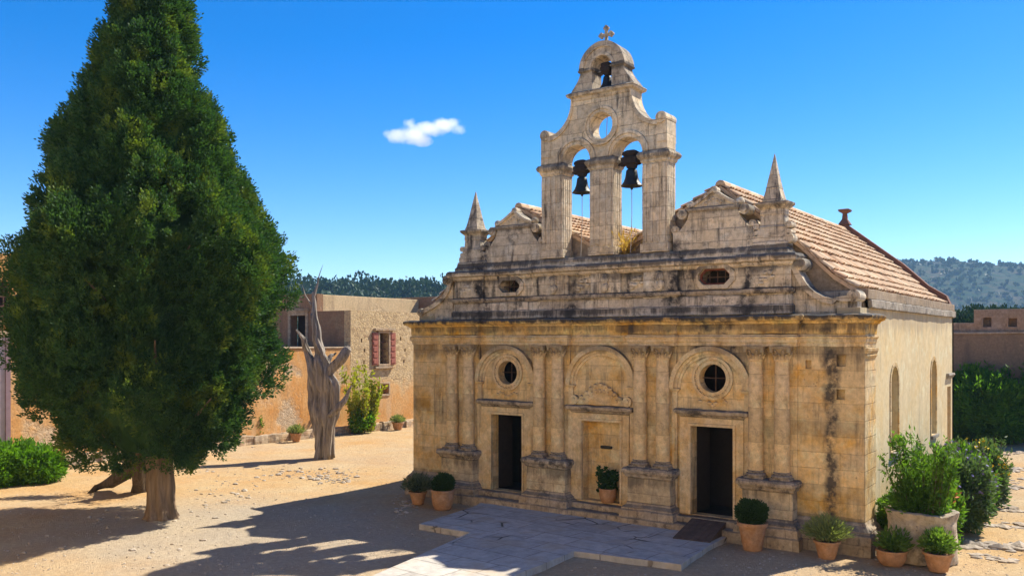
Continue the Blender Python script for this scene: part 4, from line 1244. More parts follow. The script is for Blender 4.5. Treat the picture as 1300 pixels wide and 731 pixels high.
t = potted('potted_lavender','bright yellow green lavender in a terracotta pot before the right facade corner',(14.42,-0.82,0.0),0.31,0.45,0)
tuft(t,M['lavleaf'],(0,0,0.42),0.66,0.66,1700,0.085,14,lean=1.3)
t = potted('potted_evergreen','leafy dark plant in a brown clay pot standing inside the central niche',(7.78,0.02,0.52),0.26,0.42,1)
rs=np.random.RandomState(3)
C=np.array([(0.0,0,0.66)])+rs.normal(size=(50,3))*np.array([0.15,0.09,0.16]); 
C=np.vstack([C,np.array([(-0.22,-0.02,0.92),(0.20,0,0.95),(-0.26,0,0.98),(0.22,0.02,0.88)])])
P,U=clumps(C,rs.normal(size=(len(C),3))*0.5,0.1,9,5,0.3); leaf_mesh('foliage',M['bigleaf'],P,U,0.075,t,0.6,3)
t = potted('potted_herb','dull green herb in a terracotta bowl before the left side of the round planter',(15.85,-0.52,0.0),0.34,0.36,1)
tuft(t,M['herbleaf'],(0.05,0,0.3),0.5,0.62,900,0.07,15,aspect=0.3,lean=1.3)
t = potted('potted_herb','fresh green upright herb in a terracotta pot before the right side of the round planter',(16.86,-0.48,0.0),0.33,0.44,0)
tuft(t,M['herbleaf'],(0,0,0.4),0.48,0.62,1500,0.06,16,aspect=0.35,lean=1.35)
# round planter with its shrubs
pl = world_thing('round_planter','big round mottled stone planter full of tall green shrubs beside the church corner','planter',(16.32,0.55,0))
PC=(16.32,0.55)
q=MB().lathe([(0.80,0.0),(0.79,0.5),(0.78,1.02),(0.81,1.10),(0.82,1.19),(0.78,1.21),(0.66,1.20),(0.64,1.08),(0.02,1.06)],(PC[0],PC[1],0),40)
q.build('tub',M['planter'],pl,smooth=True,rough=0.045,cut=0.12)
MB().lathe([(0.63,1.08),(0.4,1.14),(0.02,1.15)],(PC[0],PC[1],0),16).build('soil',M['soil'],pl)
def shoots(parent, mat, c, base_r, hgt, nst, per, leaf, seed, name='foliage', splay=0.35, aspect=0.32):
    rs=np.random.RandomState(seed); Ps=[];Us=[]; st=MB()
    for i in range(nst):
        a=rs.rand()*2*math.pi; rr=base_r*math.sqrt(rs.rand())
        b=np.array(c)+np.array([rr*math.cos(a),rr*math.sin(a),0])
        d=np.array([math.cos(a)*splay*rs.rand()+rs.normal()*0.08,math.sin(a)*splay*rs.rand()+rs.normal()*0.08,1.0])
        h=hgt*(0.35+0.65*rs.rand()**1.3)
        st.tube([tuple(np.array(c)-np.array([0,0,0.05])),tuple(b),tuple(b+d*h*0.5),tuple(b+d*h)],[0.012,0.014,0.010,0.004],5)
        t=rs.rand(per,1)**0.8
        P=b+d*h*t+rs.normal(size=(per,3))*0.05*hgt**0.3
        U=rs.normal(size=(per,3))*0.7+np.array([0,0,0.7])
        Ps.append(P+U*leaf*0.5); Us.append(U)
    leaf_mesh(name,mat,np.vstack(Ps),np.vstack(Us),leaf,parent,aspect,seed,stalk=c)
    st.build('stems',M['bark'],parent,split=False)
shoots(pl,M['midleaf'],(PC[0]+0.05,PC[1],1.1),0.50,2.05,44,130,0.075,21,splay=0.30)
tuft(pl,M['midleaf'],(PC[0]-0.1,PC[1]-0.05,1.08),0.80,0.95,2600,0.075,22,name='low_foliage',aspect=0.28,lean=1.5)
iv = world_thing('climbing_shrub','dark leafy shrub squeezed between the church corner and the round planter','shrub',(15.38,1.35,0))
bush(iv,M['midleaf'],(15.38,1.35,0.72),(0.26,0.5,0.72),170,16,0.06,23,rad=0.13,core=False,shell=0.2)

# flower bed along the flank
specs=[(16.15,2.6,0.75,1.75,'midleaf','tall green shrub behind the round planter against the cream wall'),
       (16.5,4.6,0.95,2.1,'blueleaf','blue flowered shrub second along the cream wall from the round planter'),
       (16.25,6.7,0.85,2.1,'midleaf','bushy green shrub below the second arched window of the cream wall'),
       (16.4,8.8,0.9,2.0,'blueleaf','yellow flowered shrub further along the cream wall'),
       (15.95,11.0,0.75,1.6,'brightleaf','light green shrub last in the row along the cream wall')]
for i,(x,y,r,h,mt,lab) in enumerate(specs):
    t=world_thing('flowering_shrub',lab,'shrub',(x,y,0),'shrubs along the flank of the church')
    bush(t,M[mt],(x,y,h*0.5),(r,r*1.15,h*0.52),420,20,0.075,30+i,rad=0.20,shell=0.6,lump=0.4)
    shoots(t,M[mt],(x,y,h*0.35),r*0.75,h*0.85,16,40,0.07,40+i,name='shoots',splay=0.6)
    if mt in ('blueleaf',) or i in (0,2):
        rs=np.random.RandomState(60+i); n=90
        d=rs.normal(size=(n,3)); d[:,2]=abs(d[:,2]); d/=np.linalg.norm(d,axis=1,keepdims=True)
        P=np.array((x,y,h*0.55))+d*np.array((r*1.05,r*1.15,h*0.55))
        leaf_mesh('flowers',M[('petal_orange','petal_blue','petal_blue','petal_yellow','petal_blue')[i]],P,rs.normal(size=(n,3)),0.05,t,0.8,i,stalk=(x,y,h*0.4))

# ================================================================== GREAT CYPRESS
CB = gp(205,657)
cyp = world_thing('cypress','huge dark cypress towering over the left of the courtyard','tree',(CB[0],CB[1],0))
tk=MB()
zz=[-0.2,0.0,0.15,0.4,0.9,1.5,2.5,4,6,9,13,16.5]
rr=[0.58,0.50,0.43,0.39,0.36,0.35,0.34,0.31,0.27,0.19,0.08,0.03]
ax=lambda z: (CB[0]-0.40*min(1,z/8.0), CB[1]-0.15*min(1,z/8))
tk.tube([(*ax(max(z,0)),z) for z in zz],rr,40,lump=0.2,flute=0.14,nfl=7)
tk.build('trunk',M['cypbark'],cyp,smooth='all')
KR=[(1.65,0.6),(2.0,1.2),(2.5,2.0),(3.1,2.65),(3.7,3.1),(4.5,3.42),(5.3,3.5),(6.1,3.5),(7.0,3.6),(7.6,3.55),(8.5,3.15),(9.4,2.65),(10.2,2.4),(11.0,2.2),(12,1.9),(13.3,1.5),(14.4,1.15),(15.6,0.75),(16.6,0.5),(17.4,0.3),(18.0,0.05)]
kz=np.array([k[0] for k in KR]); kr=np.array([k[1] for k in KR])
rs=np.random.RandomState(17)
def crown_r(z,th):
    b=float(np.interp(z,kz,kr))
    p=Vector((math.cos(th)*b*0.42,math.sin(th)*b*0.42,z*0.40))
    q=Vector((math.cos(th)*b*1.1,math.sin(th)*b*1.1,z*0.95))
    return b*(1+0.14*mnoise.noise(p+Vector((3,1,7)))+0.24*mnoise.noise(q))
NB=800
zl=np.linspace(1.75,17.7,600); wz=np.interp(zl,kz,kr)+0.2
zs=rs.choice(zl,NB,p=wz/wz.sum()); th=rs.rand(NB)*2*math.pi
SC_=[];SO=[];SR=[]
for i in range(NB):
    z=zs[i]; base=crown_r(z,th[i]); br=min(0.30+0.50*rs.rand(), 0.16+0.34*base)
    inner=1.10-0.40*rs.rand()**1.3
    b=np.array([CB[0]-0.24+max(0,base-br*0.7)*inner*math.cos(th[i]),CB[1]-0.2+max(0,base-br*0.7)*inner*math.sin(th[i]),z])
    if mnoise.noise(Vector(tuple(b*0.75)))<(-0.45 if z<9 else -0.33): continue
    o=np.array([math.cos(th[i])*0.8,math.sin(th[i])*0.8,0.62])
    for q in range(int(8+24*(br/0.5)**1.6)):
        d=rs.normal(size=3); d/=np.linalg.norm(d)
        if d.dot(o)<-0.35: d=-d
        SC_.append(b+d*br*np.array([1,1,1.25])); SO.append(0.6*o+0.75*d+np.array([0,0,0.25])); SR.append(0.10+0.08*rs.rand())
SC_=np.array(SC_);SO=np.array(SO);SR=np.array(SR);NC=len(SC_)
per=34
d=rs.normal(size=(NC,per,3));d/=np.linalg.norm(d,axis=2,keepdims=True);d*=rs.rand(NC,per,1)**0.35
P=SC_[:,None,:]+d*SR[:,None,None]+SO[:,None,:]*(rs.rand(NC,per,1)-0.35)*0.20
U=SO[:,None,:]*0.9+d*1.0+rs.normal(size=(NC,per,3))*0.25
leaf_mesh('crown',M['cypleaf'],P.reshape(-1,3),U.reshape(-1,3),0.047,cyp,0.5,18)
# limbs inside the crown
lm=MB()
for i in range(26):
    z=2.0+i*0.33; a=i*2.4; r=float(np.interp(z+1.6,kz,kr))*0.86
    b=ax(z); lm.tube([(b[0],b[1],z),(b[0]+math.cos(a)*r*0.45,b[1]+math.sin(a)*r*0.45,z+0.6),(b[0]+math.cos(a)*r,b[1]+math.sin(a)*r,z+1.7)],[0.11,0.075,0.02],7)
lm.build('limbs',M['cypbark'],cyp,split=False)
# inner mass of twigs that closes the lower crown
core=MB()
prof=[(max(0.05,float(np.interp(z,kz,kr))*0.60),z) for z in np.linspace(2.0,13.5,20)]+[(0.1,14.5)]
core.lathe(prof,(CB[0]-0.24,CB[1]-0.2,0),28)
core.build('inner_foliage',M['cypleaf'],cyp,rough=0.35,cut=0.7)
# leaning second stem with its thin low crown
L0=gp(150,617)
ln=world_thing('leaning_tree','low leaning dark tree with thin twigs behind the foot of the huge cypress','tree',(L0[0],L0[1],0))
e=dp(196,560,30.0)
path=[tuple(Vector(gp(110,624))-Vector((0,0,0.15))),tuple(Vector(gp(122,621))+Vector((0,0,0.06))),tuple(Vector(dp(140,613,31.2))),tuple(Vector(dp(160,599,30.8))),tuple(Vector(dp(172,588,30.4))),tuple(Vector(dp(180,572,30.2))),tuple(Vector(dp(186,545,30.0)))]
pb=gp(181,622)
lt=MB().tube(path,[0.06,0.13,0.19,0.24,0.27,0.27,0.2],16,lump=0.4,seed=2)
lt.tube([(pb[0],pb[1],-0.2),(pb[0],pb[1],0.2),tuple(Vector(dp(178,600,30.3))),tuple(Vector(dp(179,580,30.3))),tuple(Vector(dp(184,555,30.2)))],[0.36,0.30,0.26,0.25,0.2],16,lump=0.4,seed=6,flute=0.1)
lt.build('trunk',M['bark'],ln,smooth='all')
tw=MB(); rs=np.random.RandomState(9); tips=[]
for i in range(26):
    b=Vector(path[3]).lerp(Vector(path[6]),rs.rand()); a=rs.rand()*6.28
    t1=b+Vector((math.cos(a)*0.5,math.sin(a)*0.5,-0.1+rs.rand()*0.5)); t2=t1+Vector((math.cos(a)*0.5,math.sin(a)*0.5,rs.rand()*0.7-0.35)); tips+= [t1,t2]
    tw.tube([b,t1,t2],[0.03,0.02,0.006],5)
for i in range(14):
    b=Vector(dp(120+rs.rand()*40,520+rs.rand()*25,31)); t1=b+Vector((rs.normal()*0.5,rs.normal()*0.5,-0.5-rs.rand()*0.5)); tw.tube([b,b.lerp(t1,0.5),t1],[0.025,0.014,0.005],5); tips.append(t1)
tw.build('twigs',M['bark'],ln,split=False)
C=np.array([tuple(t_) for t_ in tips]); P,U=clumps(C,np.zeros_like(C),0.22,14,8,0.0); leaf_mesh('crown',M['cypleaf'],P,U,0.06,ln,0.4,8)
C=np.array([dp(115+rs.rand()*60,500+rs.rand()*45,31) for _ in range(60)])
P,U=clumps(C,np.zeros_like(C),0.35,24,9,0.0); leaf_mesh('low_crown',M['cypleaf'],P,U,0.075,ln,0.42,9)

# ================================================================== DEAD TREE
D0=39.3
def dq(px,py,dd=0.0): return dp(px,py,D0+dd)
base=gp(413,579)
dt=world_thing('dead_tree','bleached leafless dead tree with broken limbs standing before the left wing','tree',(base[0],base[1],0))
tk=MB()
def bend(keys,n=9):
    K=[Vector(k[0]) for k in keys]; rad=[k[1] for k in keys]; out=[];rr=[]
    for i in range(len(K)-1):
        for j in range(n):
            t=j/n; out.append(K[i].lerp(K[i+1],t)); rr.append(rad[i]+(rad[i+1]-rad[i])*t)
    out.append(K[-1]); rr.append(rad[-1])
    # smooth
    for _ in range(5):
        for i in range(1,len(out)-1): out[i]=(out[i-1]+out[i]*2+out[i+1])/4
    return out,rr
def limb(mb,keys,seed,lump=0.35,fl=0.13,n=9,seg=26):
    p,r=bend(keys,n)
    p=[q+mnoise.noise_vector(q*1.3+Vector((seed,0,0)))*min(0.14,1.3*rad_) for q,rad_ in zip(p,r)]
    mb.tube(p,r,seg,lump=lump,seed=seed,flute=fl,nfl=5)
limb(tk,[(dq(414,584),0.38),(dq(414,576),0.29),(dq(413,550),0.28),(dq(411,510),0.34),(dq(409,480),0.33),(dq(407,458),0.25),(dq(404,432),0.165),(dq(400,402),0.12),(dq(398,384),0.09),(dq(398,371),0.05)],1,0.45,0.22)
limb(tk,[(dq(409,580,0.1),0.17),(dq(401,530,0.1),0.24),(dq(400,490,0.1),0.26),(dq(398,468,0.1),0.22),(dq(392,448,0.1),0.15),(dq(385,431,0.0),0.105),(dq(376,418,0.0),0.04)],5,0.45,0.22)
limb(tk,[(dq(419,580,-0.1),0.17),(dq(423,530,-0.2),0.20),(dq(424,495,-0.2),0.20),(dq(419,468,-0.15),0.15),(dq(412,450,-0.1),0.06)],9,0.45,0.22)
limb(tk,[(dq(396,398,-0.05),0.10),(dq(400,425,-0.12),0.09),(dq(409,455,-0.2),0.10),(dq(416,490,-0.25),0.11),(dq(415,530,-0.25),0.08)],14,0.4,0.2)
for a_,b_ in ((407,428),(403,424),(411,432)):
    limb(tk,[(dq(a_,585,-0.2),0.16),(dq(a_+4,560,-0.22),0.12),(dq(b_-12,520,-0.18),0.10)],a_,0.5,0.2,6,14)
tk.build('trunk',M['deadwood'],dt,smooth='all')
for keys,sd_ in (([(dq(416,474,-0.1),0.17),(dq(424,464,-0.2),0.20),(dq(432,456,-0.2),0.22),(dq(439,447,-0.2),0.19),(dq(443,443,-0.2),0.15),(dq(444,441,-0.2),0.04)],2),
                 ([(dq(422,530,-0.2),0.18),(dq(431,515,-0.3),0.15),(dq(439,506,-0.3),0.11),(dq(443,495,-0.3),0.06),(dq(447,489,-0.3),0.015)],4),
                 ([(dq(398,376),0.06),(dq(403,362),0.032),(dq(405,348),0.018),(dq(410,336),0.006)],6),
                 ([(dq(395,388),0.045),(dq(388,376),0.02),(dq(384,362),0.006)],8),
                 ([(dq(414,462,-0.1),0.12),(dq(418,452,0.0),0.09),(dq(424,450,0.1),0.05),(dq(427,447,0.1),0.02)],11)):
    b=MB(); limb(b,keys,sd_,0.4,0.12,7,18); b.build('branch',M['deadwood'],dt,smooth='all')

# ================================================================== LEFT WING OF THE MONASTERY
WX=-17.0
lw=world_thing('monastery_wing','low orange and rubble monastery wing with red shuttered window behind the dead tree','building',(WX,8,0))
MB().box(-24,WX,-3.2,13.26,-0.3,4.85).build('terrace_wall',M['orange'],lw,bevel=0.04,rough=0.03,cut=0.8)
MB().box(-24,WX+0.06,-3.2,13.25,4.85,4.93).build('terrace_coping',M['bedkerb'],lw,bevel=0.03,rough=0.02,cut=0.6)
winr=(15.05,17.0,3.75,5.85); smr=(15.75,16.45,2.0,2.62)
puts=[(14.1,14.22,5.2,5.42),(14.35,14.47,4.6,4.82),(14.3,14.42,3.9,4.12),(17.5,17.62,5.3,5.52),(17.9,18.02,4.6,4.8),(17.8,17.92,3.9,4.1),(18.4,18.5,5.3,5.5)]
MB().prism(rect(13.27,32,-0.3,7.08),WX-0.55,WX-0.005,'x',holes=[rect(15.62,16.42,3.85,5.75),rect(*smr)]+[rect(*p) for p in puts]).build('rubble_wall',M['rubble'],lw)
MB().box(-19.9,WX-0.55,13.27,13.7,4.9,7.08).box(-19.9,WX-0.55,13.7,32,6.7,7.0).build('end_wall',M['shadedwall'],lw)
MB().box(WX-1.2,WX-0.56,13.7,20,0,6.7).build('room_shade',M['dark'],lw)  # solid block whose dark colour stands for shade behind the window
# upper block with the door onto the terrace
MB().prism([(-24.5,4.9),(-22.3,4.9),(-22.3,6.85),(-20.9,6.85),(-20.9,4.9),(-19.9,4.9),(-19.9,8.15),(-24.5,8.15)],13.26,13.75,'y').build('upper_wall',M['shadedwall'],lw,rough=0.01)
MB().box(-24.5,-20.0,13.75,22.6,6.9,8.12).build('upper_block',M['creamwall'],lw,bevel=0.03)
MB().box(-24.5,-18.4,22.6,32,6.9,8.3).build('far_block',M['shadedwall'],lw,bevel=0.03)
MB().box(-22.5,-20.7,14.0,14.2,4.9,7.0).build('terrace_door',M['wood'],lw)
fr_=MB().prism([(-22.52,4.93),(-22.3,4.93),(-22.3,6.85),(-20.9,6.85),(-20.9,4.93),(-20.68,4.93),(-20.68,7.1),(-22.52,7.1)],13.18,13.3,'y').box(-22.62,-20.58,13.10,13.3,7.1,7.25)
fr_.build('door_frame',M['bedkerb'],lw,bevel=0.02)
wn=MB().prism(rect(15.5,16.54,3.7,5.9),WX-0.01,WX+0.10,'x',holes=[rect(15.62,16.42,3.85,5.75)]).box(WX-0.01,WX+0.2,15.15,16.9,5.9,6.05).box(WX-0.01,WX+0.18,15.2,16.85,3.58,3.7)
wf=wn.build('window_frame',M['bedkerb'],lw,bevel=0.02); o_w=ORG[lw.name]
ORG[wf.name]=o_w
g=MB()
for q in (15.88,16.15): g.box(WX-0.2,WX-0.16,q-0.02,q+0.02,3.85,5.75)
for q in (4.3,4.75,5.2): g.box(WX-0.205,WX-0.165,15.62,16.42,q-0.025,q+0.025)
g.build('window_bar',M['shutterdark'],wf)
for (a,b) in ((15.02,15.50),(16.54,17.02)):
    s_=MB().box(WX+0.02,WX+0.09,a,b,3.8,5.78)
    for q in range(5): s_.box(WX+0.07,WX+0.12,a+0.07,b-0.07,3.9+q*0.37,4.14+q*0.37)
    s_.build('shutter',M['shutter'],wf,bevel=0.01)
MB().prism(rect(15.63,16.57,1.88,2.74),WX-0.01,WX+0.05,'x',holes=[rect(*smr)]).build('vent_frame',M['bedkerb'],lw,bevel=0.015)

# tall left wing
tw_=world_thing('monastery_wing','tall ochre monastery wing with lavender pilaster at the far left edge','building',(WX,-8,0))
MB().prism([(-30,-0.3),(-3.2,-0.3),(-3.2,8.9),(-30,8.9)],WX-0.6,WX+0.02,'x',holes=[rect(-6.9,-5.75,6.15,7.75)]).box(-26,WX-0.6,-3.7,-3.25,0,8.9).build('front_wall',M['orange'],tw_)
MB().box(WX-0.5,WX-0.4,-7,-5.6,6.0,7.9).build('window_pane',M['dark'],tw_)
g=MB()
for q in range(4): g.box(WX-0.12,WX-0.08,-6.9,-5.75,6.3+q*0.4,6.36+q*0.4)
for q in range(3): g.box(WX-0.125,WX-0.085,-6.7+q*0.33,-6.65+q*0.33,6.15,7.75)
g.build('window_bar',M['shutterdark'],tw_)
MB().box(WX+0.02,WX+0.16,-30,-3.2,5.50,5.72).box(WX+0.02,WX+0.22,-7.1,-5.5,5.95,6.13).build('string_course',M['bedkerb'],tw_,bevel=0.02,rough=0.02,cut=0.6)
MB().box(WX+0.02,WX+0.12,-9.5,-6.05,0.0,5.49).build('painted_panel',M['lavender'],tw_)
MB().box(WX+0.02,WX+0.20,-6.05,-5.87,0.0,5.49).build('pilaster',plain('dull_violet_paint',(0.22,0.15,0.17),0.9,0.15,3),tw_)

# unseen south wing, added tall and pale to bounce sunlight onto the church front
sw_=world_thing('monastery_wing','unseen cream wing added opposite the church front to bounce sunlight onto it','building',(12,-25,0))
hol=[]
for i in range(14):
    x=-14+i*4.4; hol += [rect(x,x+1.1,5.2,7.0),rect(x-0.1,x+1.3,0.1,2.6)]
MB().prism([(-17,-0.3),(48,-0.3),(48,11.5),(-17,11.5)],-25.0,-24.3,'y',holes=hol).build('front_wall',plain('bounce_wing_cream',(0.80,0.63,0.37),0.9,0.06,2),sw_)
MB().box(-17,48,-31,-25.4,-0.3,11.3).build('rooms',M['dark'],sw_)
MB().box(-17.2,48.2,-31.2,-24.2,11.5,11.7).build('roof_edge',M['bedkerb'],sw_)
# garden kerb in front of the wing
gk=world_thing('garden_kerb','long low stone kerb edging the bed at the foot of the left wing','kerb',(-16.1,6,0))
q=MB(); rs_=random.Random(4); y=-5.2
while y<26:
    l=rs_.uniform(1.2,2.6); x=-16.55+(y+5)*0.045+rs_.uniform(-0.05,0.05); h=0.42+rs_.uniform(-0.06,0.06)
    q.box(x-0.32,x+0.02,y,y+l-0.005,-0.2,h); y+=l
q.build('kerb_stones',M['bedkerb'],gk,bevel=0.05,rough=0.065,cut=0.22)
q=MB().box(-17.05,-16.5,-5.2,26,-0.2,0.30); q.build('bed_soil',M['ground'],gk)

def far_pot(label,px,py,r,h,seed,mat='lavleaf'):
    p=gp(px,py); t=thing('potted_shrublet',label,'potted plant',(p[0],p[1],0),0,'pots along the garden kerb')
    MB().lathe(pot_profile(r,h,0),(0,0,0),20).build('pot',M['terracotta'],t,smooth=True)
    tuft(t,M[mat],(0,0,h*0.9),0.55,0.5,700,0.09,seed,aspect=0.25,lean=1.3)
far_pot('small round yellow green pot plant left of the dead tree by the kerb',376,560,0.3,0.45,71)
far_pot('small yellow green pot plant by the kerb next to the church corner',505,545,0.36,0.45,72)
p=gp(460,549)
yb=world_thing('yellow_shrub','tall loose yellow green shrub right of the dead tree','shrub',(p[0],p[1],0))
shoots(yb,M['yellowleaf'],(p[0],p[1],0.1),0.65,3.9,34,70,0.13,73,splay=0.26,aspect=0.45)
bush(yb,M['brightleaf'],(p[0]+0.1,p[1]-0.2,0.75),(0.62,0.62,0.75),110,16,0.11,74,name='low_foliage',rad=0.25,core=False,shell=0.3)
p=gp(326,559)
sp_=world_thing('cypress_sapling','little narrow green cypress sapling beside the kerb under the great crown','tree',(p[0],p[1],0))
MB().tube([(p[0],p[1],-0.1),(p[0],p[1],1.0)],0.05,8).build('trunk',M['bark'],sp_)
bush(sp_,M['midleaf'],(p[0],p[1],0.85),(0.30,0.30,0.9),130,16,0.07,75,name='crown',rad=0.14)
p=gp(8,612)
lb=world_thing('juniper_bush','bright green spreading bush at the left edge before the ochre wing','shrub',(p[0],p[1],0))
for i,(dx,dy,r,h) in enumerate(((0,0,1.25,1.5),(0.75,0.75,0.95,1.25),(-0.9,-0.7,1.2,1.6),(0.35,-0.5,0.8,0.9))):
    bush(lb,M['brightleaf'],(p[0]+dx,p[1]+dy,h*0.45),(r,r,h*0.62),330,24,0.085,80+i,rad=0.22,aspect=0.35,shell=0.65,lump=0.35,up=0.2)

# ================================================================== RIGHT: FORTRESS WALL, BUSHES, FAR TREES
fy=30.6
fo=world_thing('fortress_wall','dark brown fortress wall with stepped parapet beyond the church at the right edge','wall',(20,fy,0))
MB().box(4,60,fy,fy+1.2,-0.3,5.66).build('wall_face',M['fort'],fo,rough=0.02,cut=1.5)
for q_ in (14.05,15.25,17.2): MB().box(q_-0.3,q_+0.3,fy+0.55,fy+0.75,5.9,6.7).build('slot_back',M['fort'],fo)
MB().box(4,60,fy-0.10,fy+1.2,5.66,5.78).build('wall_lip',M['fortlip'],fo,bevel=0.02,rough=0.03,cut=0.5)
MB().prism([(4,5.78),(60,5.78),(60,7.0),(13.4,7.0),(13.4,6.28),(4,6.28)],fy+0.15,fy+1.1,'y',holes=[rect(13.85,14.25,6.05,6.55),rect(15.05,15.45,6.05,6.5),rect(17.0,17.4,6.05,6.5)]).build('parapet',stone('parapet_render',(0.46,0.30,0.19),(0.38,0.26,0.17),(0.46,0.27,0.13),0.4,None,0.25,0.4,0.5),fo,bevel=0.03)
for i,(px,py,r,h,lab) in enumerate(((1228,556,1.6,3.7,'broad dark green oleander hugging the far end of the church flank'),
                                    (1262,560,1.9,3.7,'widest leafy green oleander below the fortress wall slots'),
                                    (1304,556,2.0,4.2,'tall green oleander cut by the right edge of the view'))):
    p=gp(px,py); t=world_thing('oleander_bush',lab,'shrub',(p[0],p[1]-0.5,0),'oleanders before the fortress wall')
    bush(t,M['fortbush'],(p[0],p[1]-0.5,h*0.47),(r,r*0.9,h*0.52),620,20,0.13,90+i,rad=0.32,aspect=0.3,shell=0.72,lump=0.35)
    shoots(t,M['fortbush'],(p[0],p[1]-0.5,h*0.6),r*0.7,h*0.5,24,36,0.12,95+i,name='shoots',splay=0.6)
for i,(px,py,d,r,lab) in enumerate(((1222,412,70,1.6,'dark tree showing above the low part of the fortress wall next to the church roof'),
                                    (1243,404,76,2.0,'wide dark tree rising behind the fortress parapet'),
                                    (1272,402,84,1.7,'smaller dark tree crown behind the right end of the parapet'))):
    c=dp(px,py,d); t=world_thing('tree',lab,'tree',(c[0],c[1],0),'trees beyond the fortress wall')
    MB().tube([(c[0],c[1],-0.2),(c[0]+0.2,c[1],c[2]*0.5),(c[0],c[1],c[2])],[0.3,0.22,0.1],8).build('trunk',M['bark'],t)
    bush(t,M['pine'],(c[0],c[1],c[2]-r*0.35),(r*1.5,r*1.4,r*0.9),260,24,0.16,100+i,name='crown',rad=0.45,lump=0.35)

# ================================================================== LOOSE STONES
def stones(name,label,pts,mat,seed,flat=0.5,sub=1):
    m=MB(); rs=random.Random(seed)
    for (x,y,s) in pts:
        k=rs.random()*100
        m.ball((x,y,gh(x,y)+s*flat*0.05),s,sub,(1,rs.uniform(0.55,1.0),flat*rs.uniform(0.7,1.2)),0.55,k)
    o=m.build(name,mat); tag(o,label,'stones',kind='stuff'); return o
rs=random.Random(12); pts=[]
for px0,px1,py,n,sp in ((330,455,601,170,8),(255,325,630,60,16),(395,445,609,60,5),(240,330,605,30,18),(500,530,640,50,14),(280,330,560,50,7),(0,300,705,40,24),(110,330,655,40,24)):
    for _ in range(n):
        g_=gp(rs.uniform(px0,px1),py+rs.gauss(0,sp*0.5)); pts.append((g_[0],g_[1],rs.choice((0.025,0.03,0.04,0.05,0.06,0.08,0.13))*rs.uniform(0.7,1.2)))
stones('rubble_stones','pale broken stones scattered in the earth between the two old trees',pts,M['rock'],1)
pts=[]
for (xa,ya,xb,yb_,n,s) in ((1222,578,1300,574,34,0.14),(1228,598,1300,596,34,0.14),(1222,616,1300,620,40,0.15),(1212,640,1300,646,44,0.13),(1212,664,1300,668,30,0.13),(1216,690,1300,694,30,0.20),(1230,702,1290,712,16,0.12),(1250,606,1300,610,20,0.12)):
    for _ in range(n):
        t=rs.random(); g_=gp(xa+(xb-xa)*t,ya+(yb_-ya)*t+rs.gauss(0,1.6)); pts.append((g_[0],g_[1],s*rs.uniform(0.5,1.7)))
stones('rock_ledges','rows of flat pale bedrock slabs crossing the earth path right of the church',pts,M['rock'],2,0.38)
pts=[]
for _ in range(3000):
    px=rs.uniform(-20,1320); py=575+156*rs.random()**0.7
    g_=gp(px,py)
    if 0<g_[0]<15.3 and -0.9<g_[1]<14.5: continue
    if g_[0]<-16.2: continue
    inside=(3.5<g_[0]<12.1 and g_[1]>-4.3) or (5.7<g_[0]<9.6 and g_[1]<-4.1)
    if inside: continue
    pts.append((g_[0],g_[1],rs.choice((0.012,0.016,0.02,0.03))*rs.uniform(0.8,1.4)))
stones('gravel','fine pale gravel strewn over the courtyard earth',pts,M['rock'],3,0.6,1)

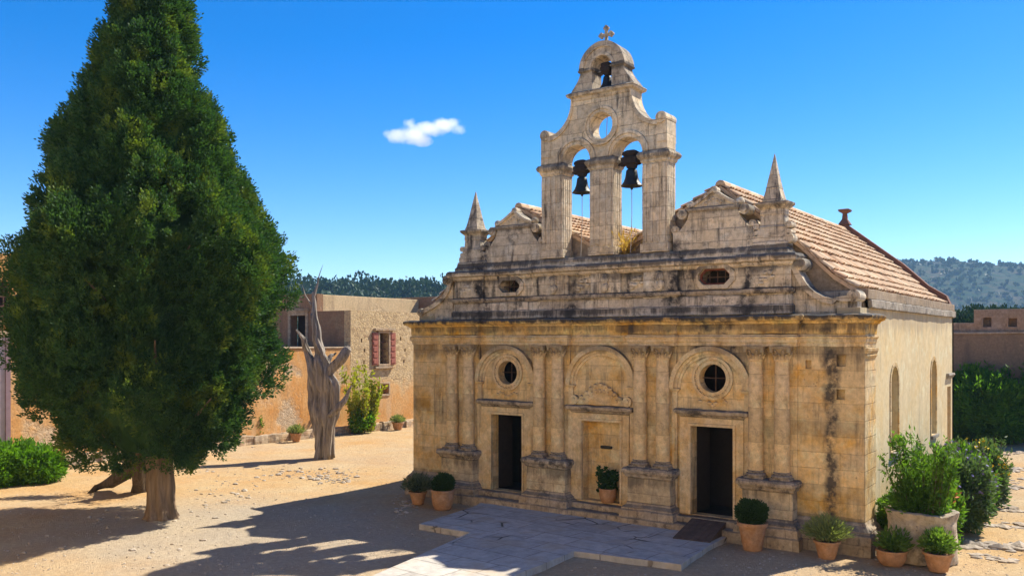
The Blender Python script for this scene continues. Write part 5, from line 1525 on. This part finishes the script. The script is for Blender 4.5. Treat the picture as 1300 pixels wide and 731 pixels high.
# ================================================================== CLOUD
CD=3600.0
cpt=dp(537,167,CD); cu=CD/1100
PUFF=((505,173,22,11),(525,171,25,14),(546,165,25,11),(563,159,22,10),(576,157,12,10),(520,157,10,10),(536,177,17,10),(582,164,12,9))
def cloud_mat():
    """vapour thinning outwards from a few soft puffs, torn by noise"""
    k=NT('cloud_vapour'); k.t.nodes.remove(k.b)
    wn=k.n('ShaderNodeTexNoise',{'Vector':k.tc,'Scale':0.012,'Detail':8.0,'Roughness':0.65}).outputs['Fac']
    tot=None
    for (px,py,rx,ry) in PUFF:
        c=[a-b for a,b in zip(dp(px,py,CD),cpt)]
        v=k.n('ShaderNodeVectorMath',{0:k.tc,1:tuple(c)},operation='SUBTRACT').outputs[0]
        v=k.n('ShaderNodeVectorMath',{0:v,1:(1/(rx*cu),1/(rx*cu),1/(ry*cu))},operation='MULTIPLY').outputs[0]
        d=k.n('ShaderNodeVectorMath',{0:v},operation='LENGTH').outputs['Value']
        f=k.math('SUBTRACT',1.0,d,True)
        tot=f if tot is None else k.math('MAXIMUM',tot,f)
    e=k.math('ADD',tot,k.math('MULTIPLY',k.math('SUBTRACT',wn,0.5),2.6))
    den=k.math('MULTIPLY',k.step(e,0.10,1.05),k.step(tot,0.0,0.12))
    v=k.n('ShaderNodeVolumePrincipled',{'Color':(1,1,1),'Density':k.math('MULTIPLY',den,0.028),'Anisotropy':0.35})
    k.t.links.new(v.outputs[0],k.t.nodes['Material Output'].inputs['Volume'])
    return k.m
cl=MB()
for (px,py,rx,ry) in PUFF:
    c=dp(px,py,CD)
    cl.ball((c[0]-cpt[0],c[1]-cpt[1],c[2]-cpt[2]),1,2,(rx*cu*1.05,rx*cu*1.05,ry*cu*1.05))
co=cl.build('cloud',cloud_mat()); co.location=cpt
rm=co.modifiers.new('one_body','REMESH'); rm.mode='VOXEL'; rm.voxel_size=5.0
tag(co,'small white puffy cloud alone in the blue sky left of the bell gable','cloud')

# ================================================================== AIR
hz=bpy.data.materials.new('thin_blue_air'); hz.use_nodes=True
k=hz.node_tree; k.nodes.clear()
o=k.nodes.new('ShaderNodeOutputMaterial'); v=k.nodes.new('ShaderNodeVolumePrincipled')
v.inputs['Color'].default_value=(0.32,0.62,1.0,1); v.inputs['Density'].default_value=0.00019; v.inputs['Anisotropy'].default_value=0.0
k.links.new(v.outputs[0],o.inputs['Volume'])
hb=MB().box(-1700,1700,-1700,1700,-2.5,135.0).build('haze',hz)
tag(hb,'thin blue haze softening the far hills',kind='stuff')
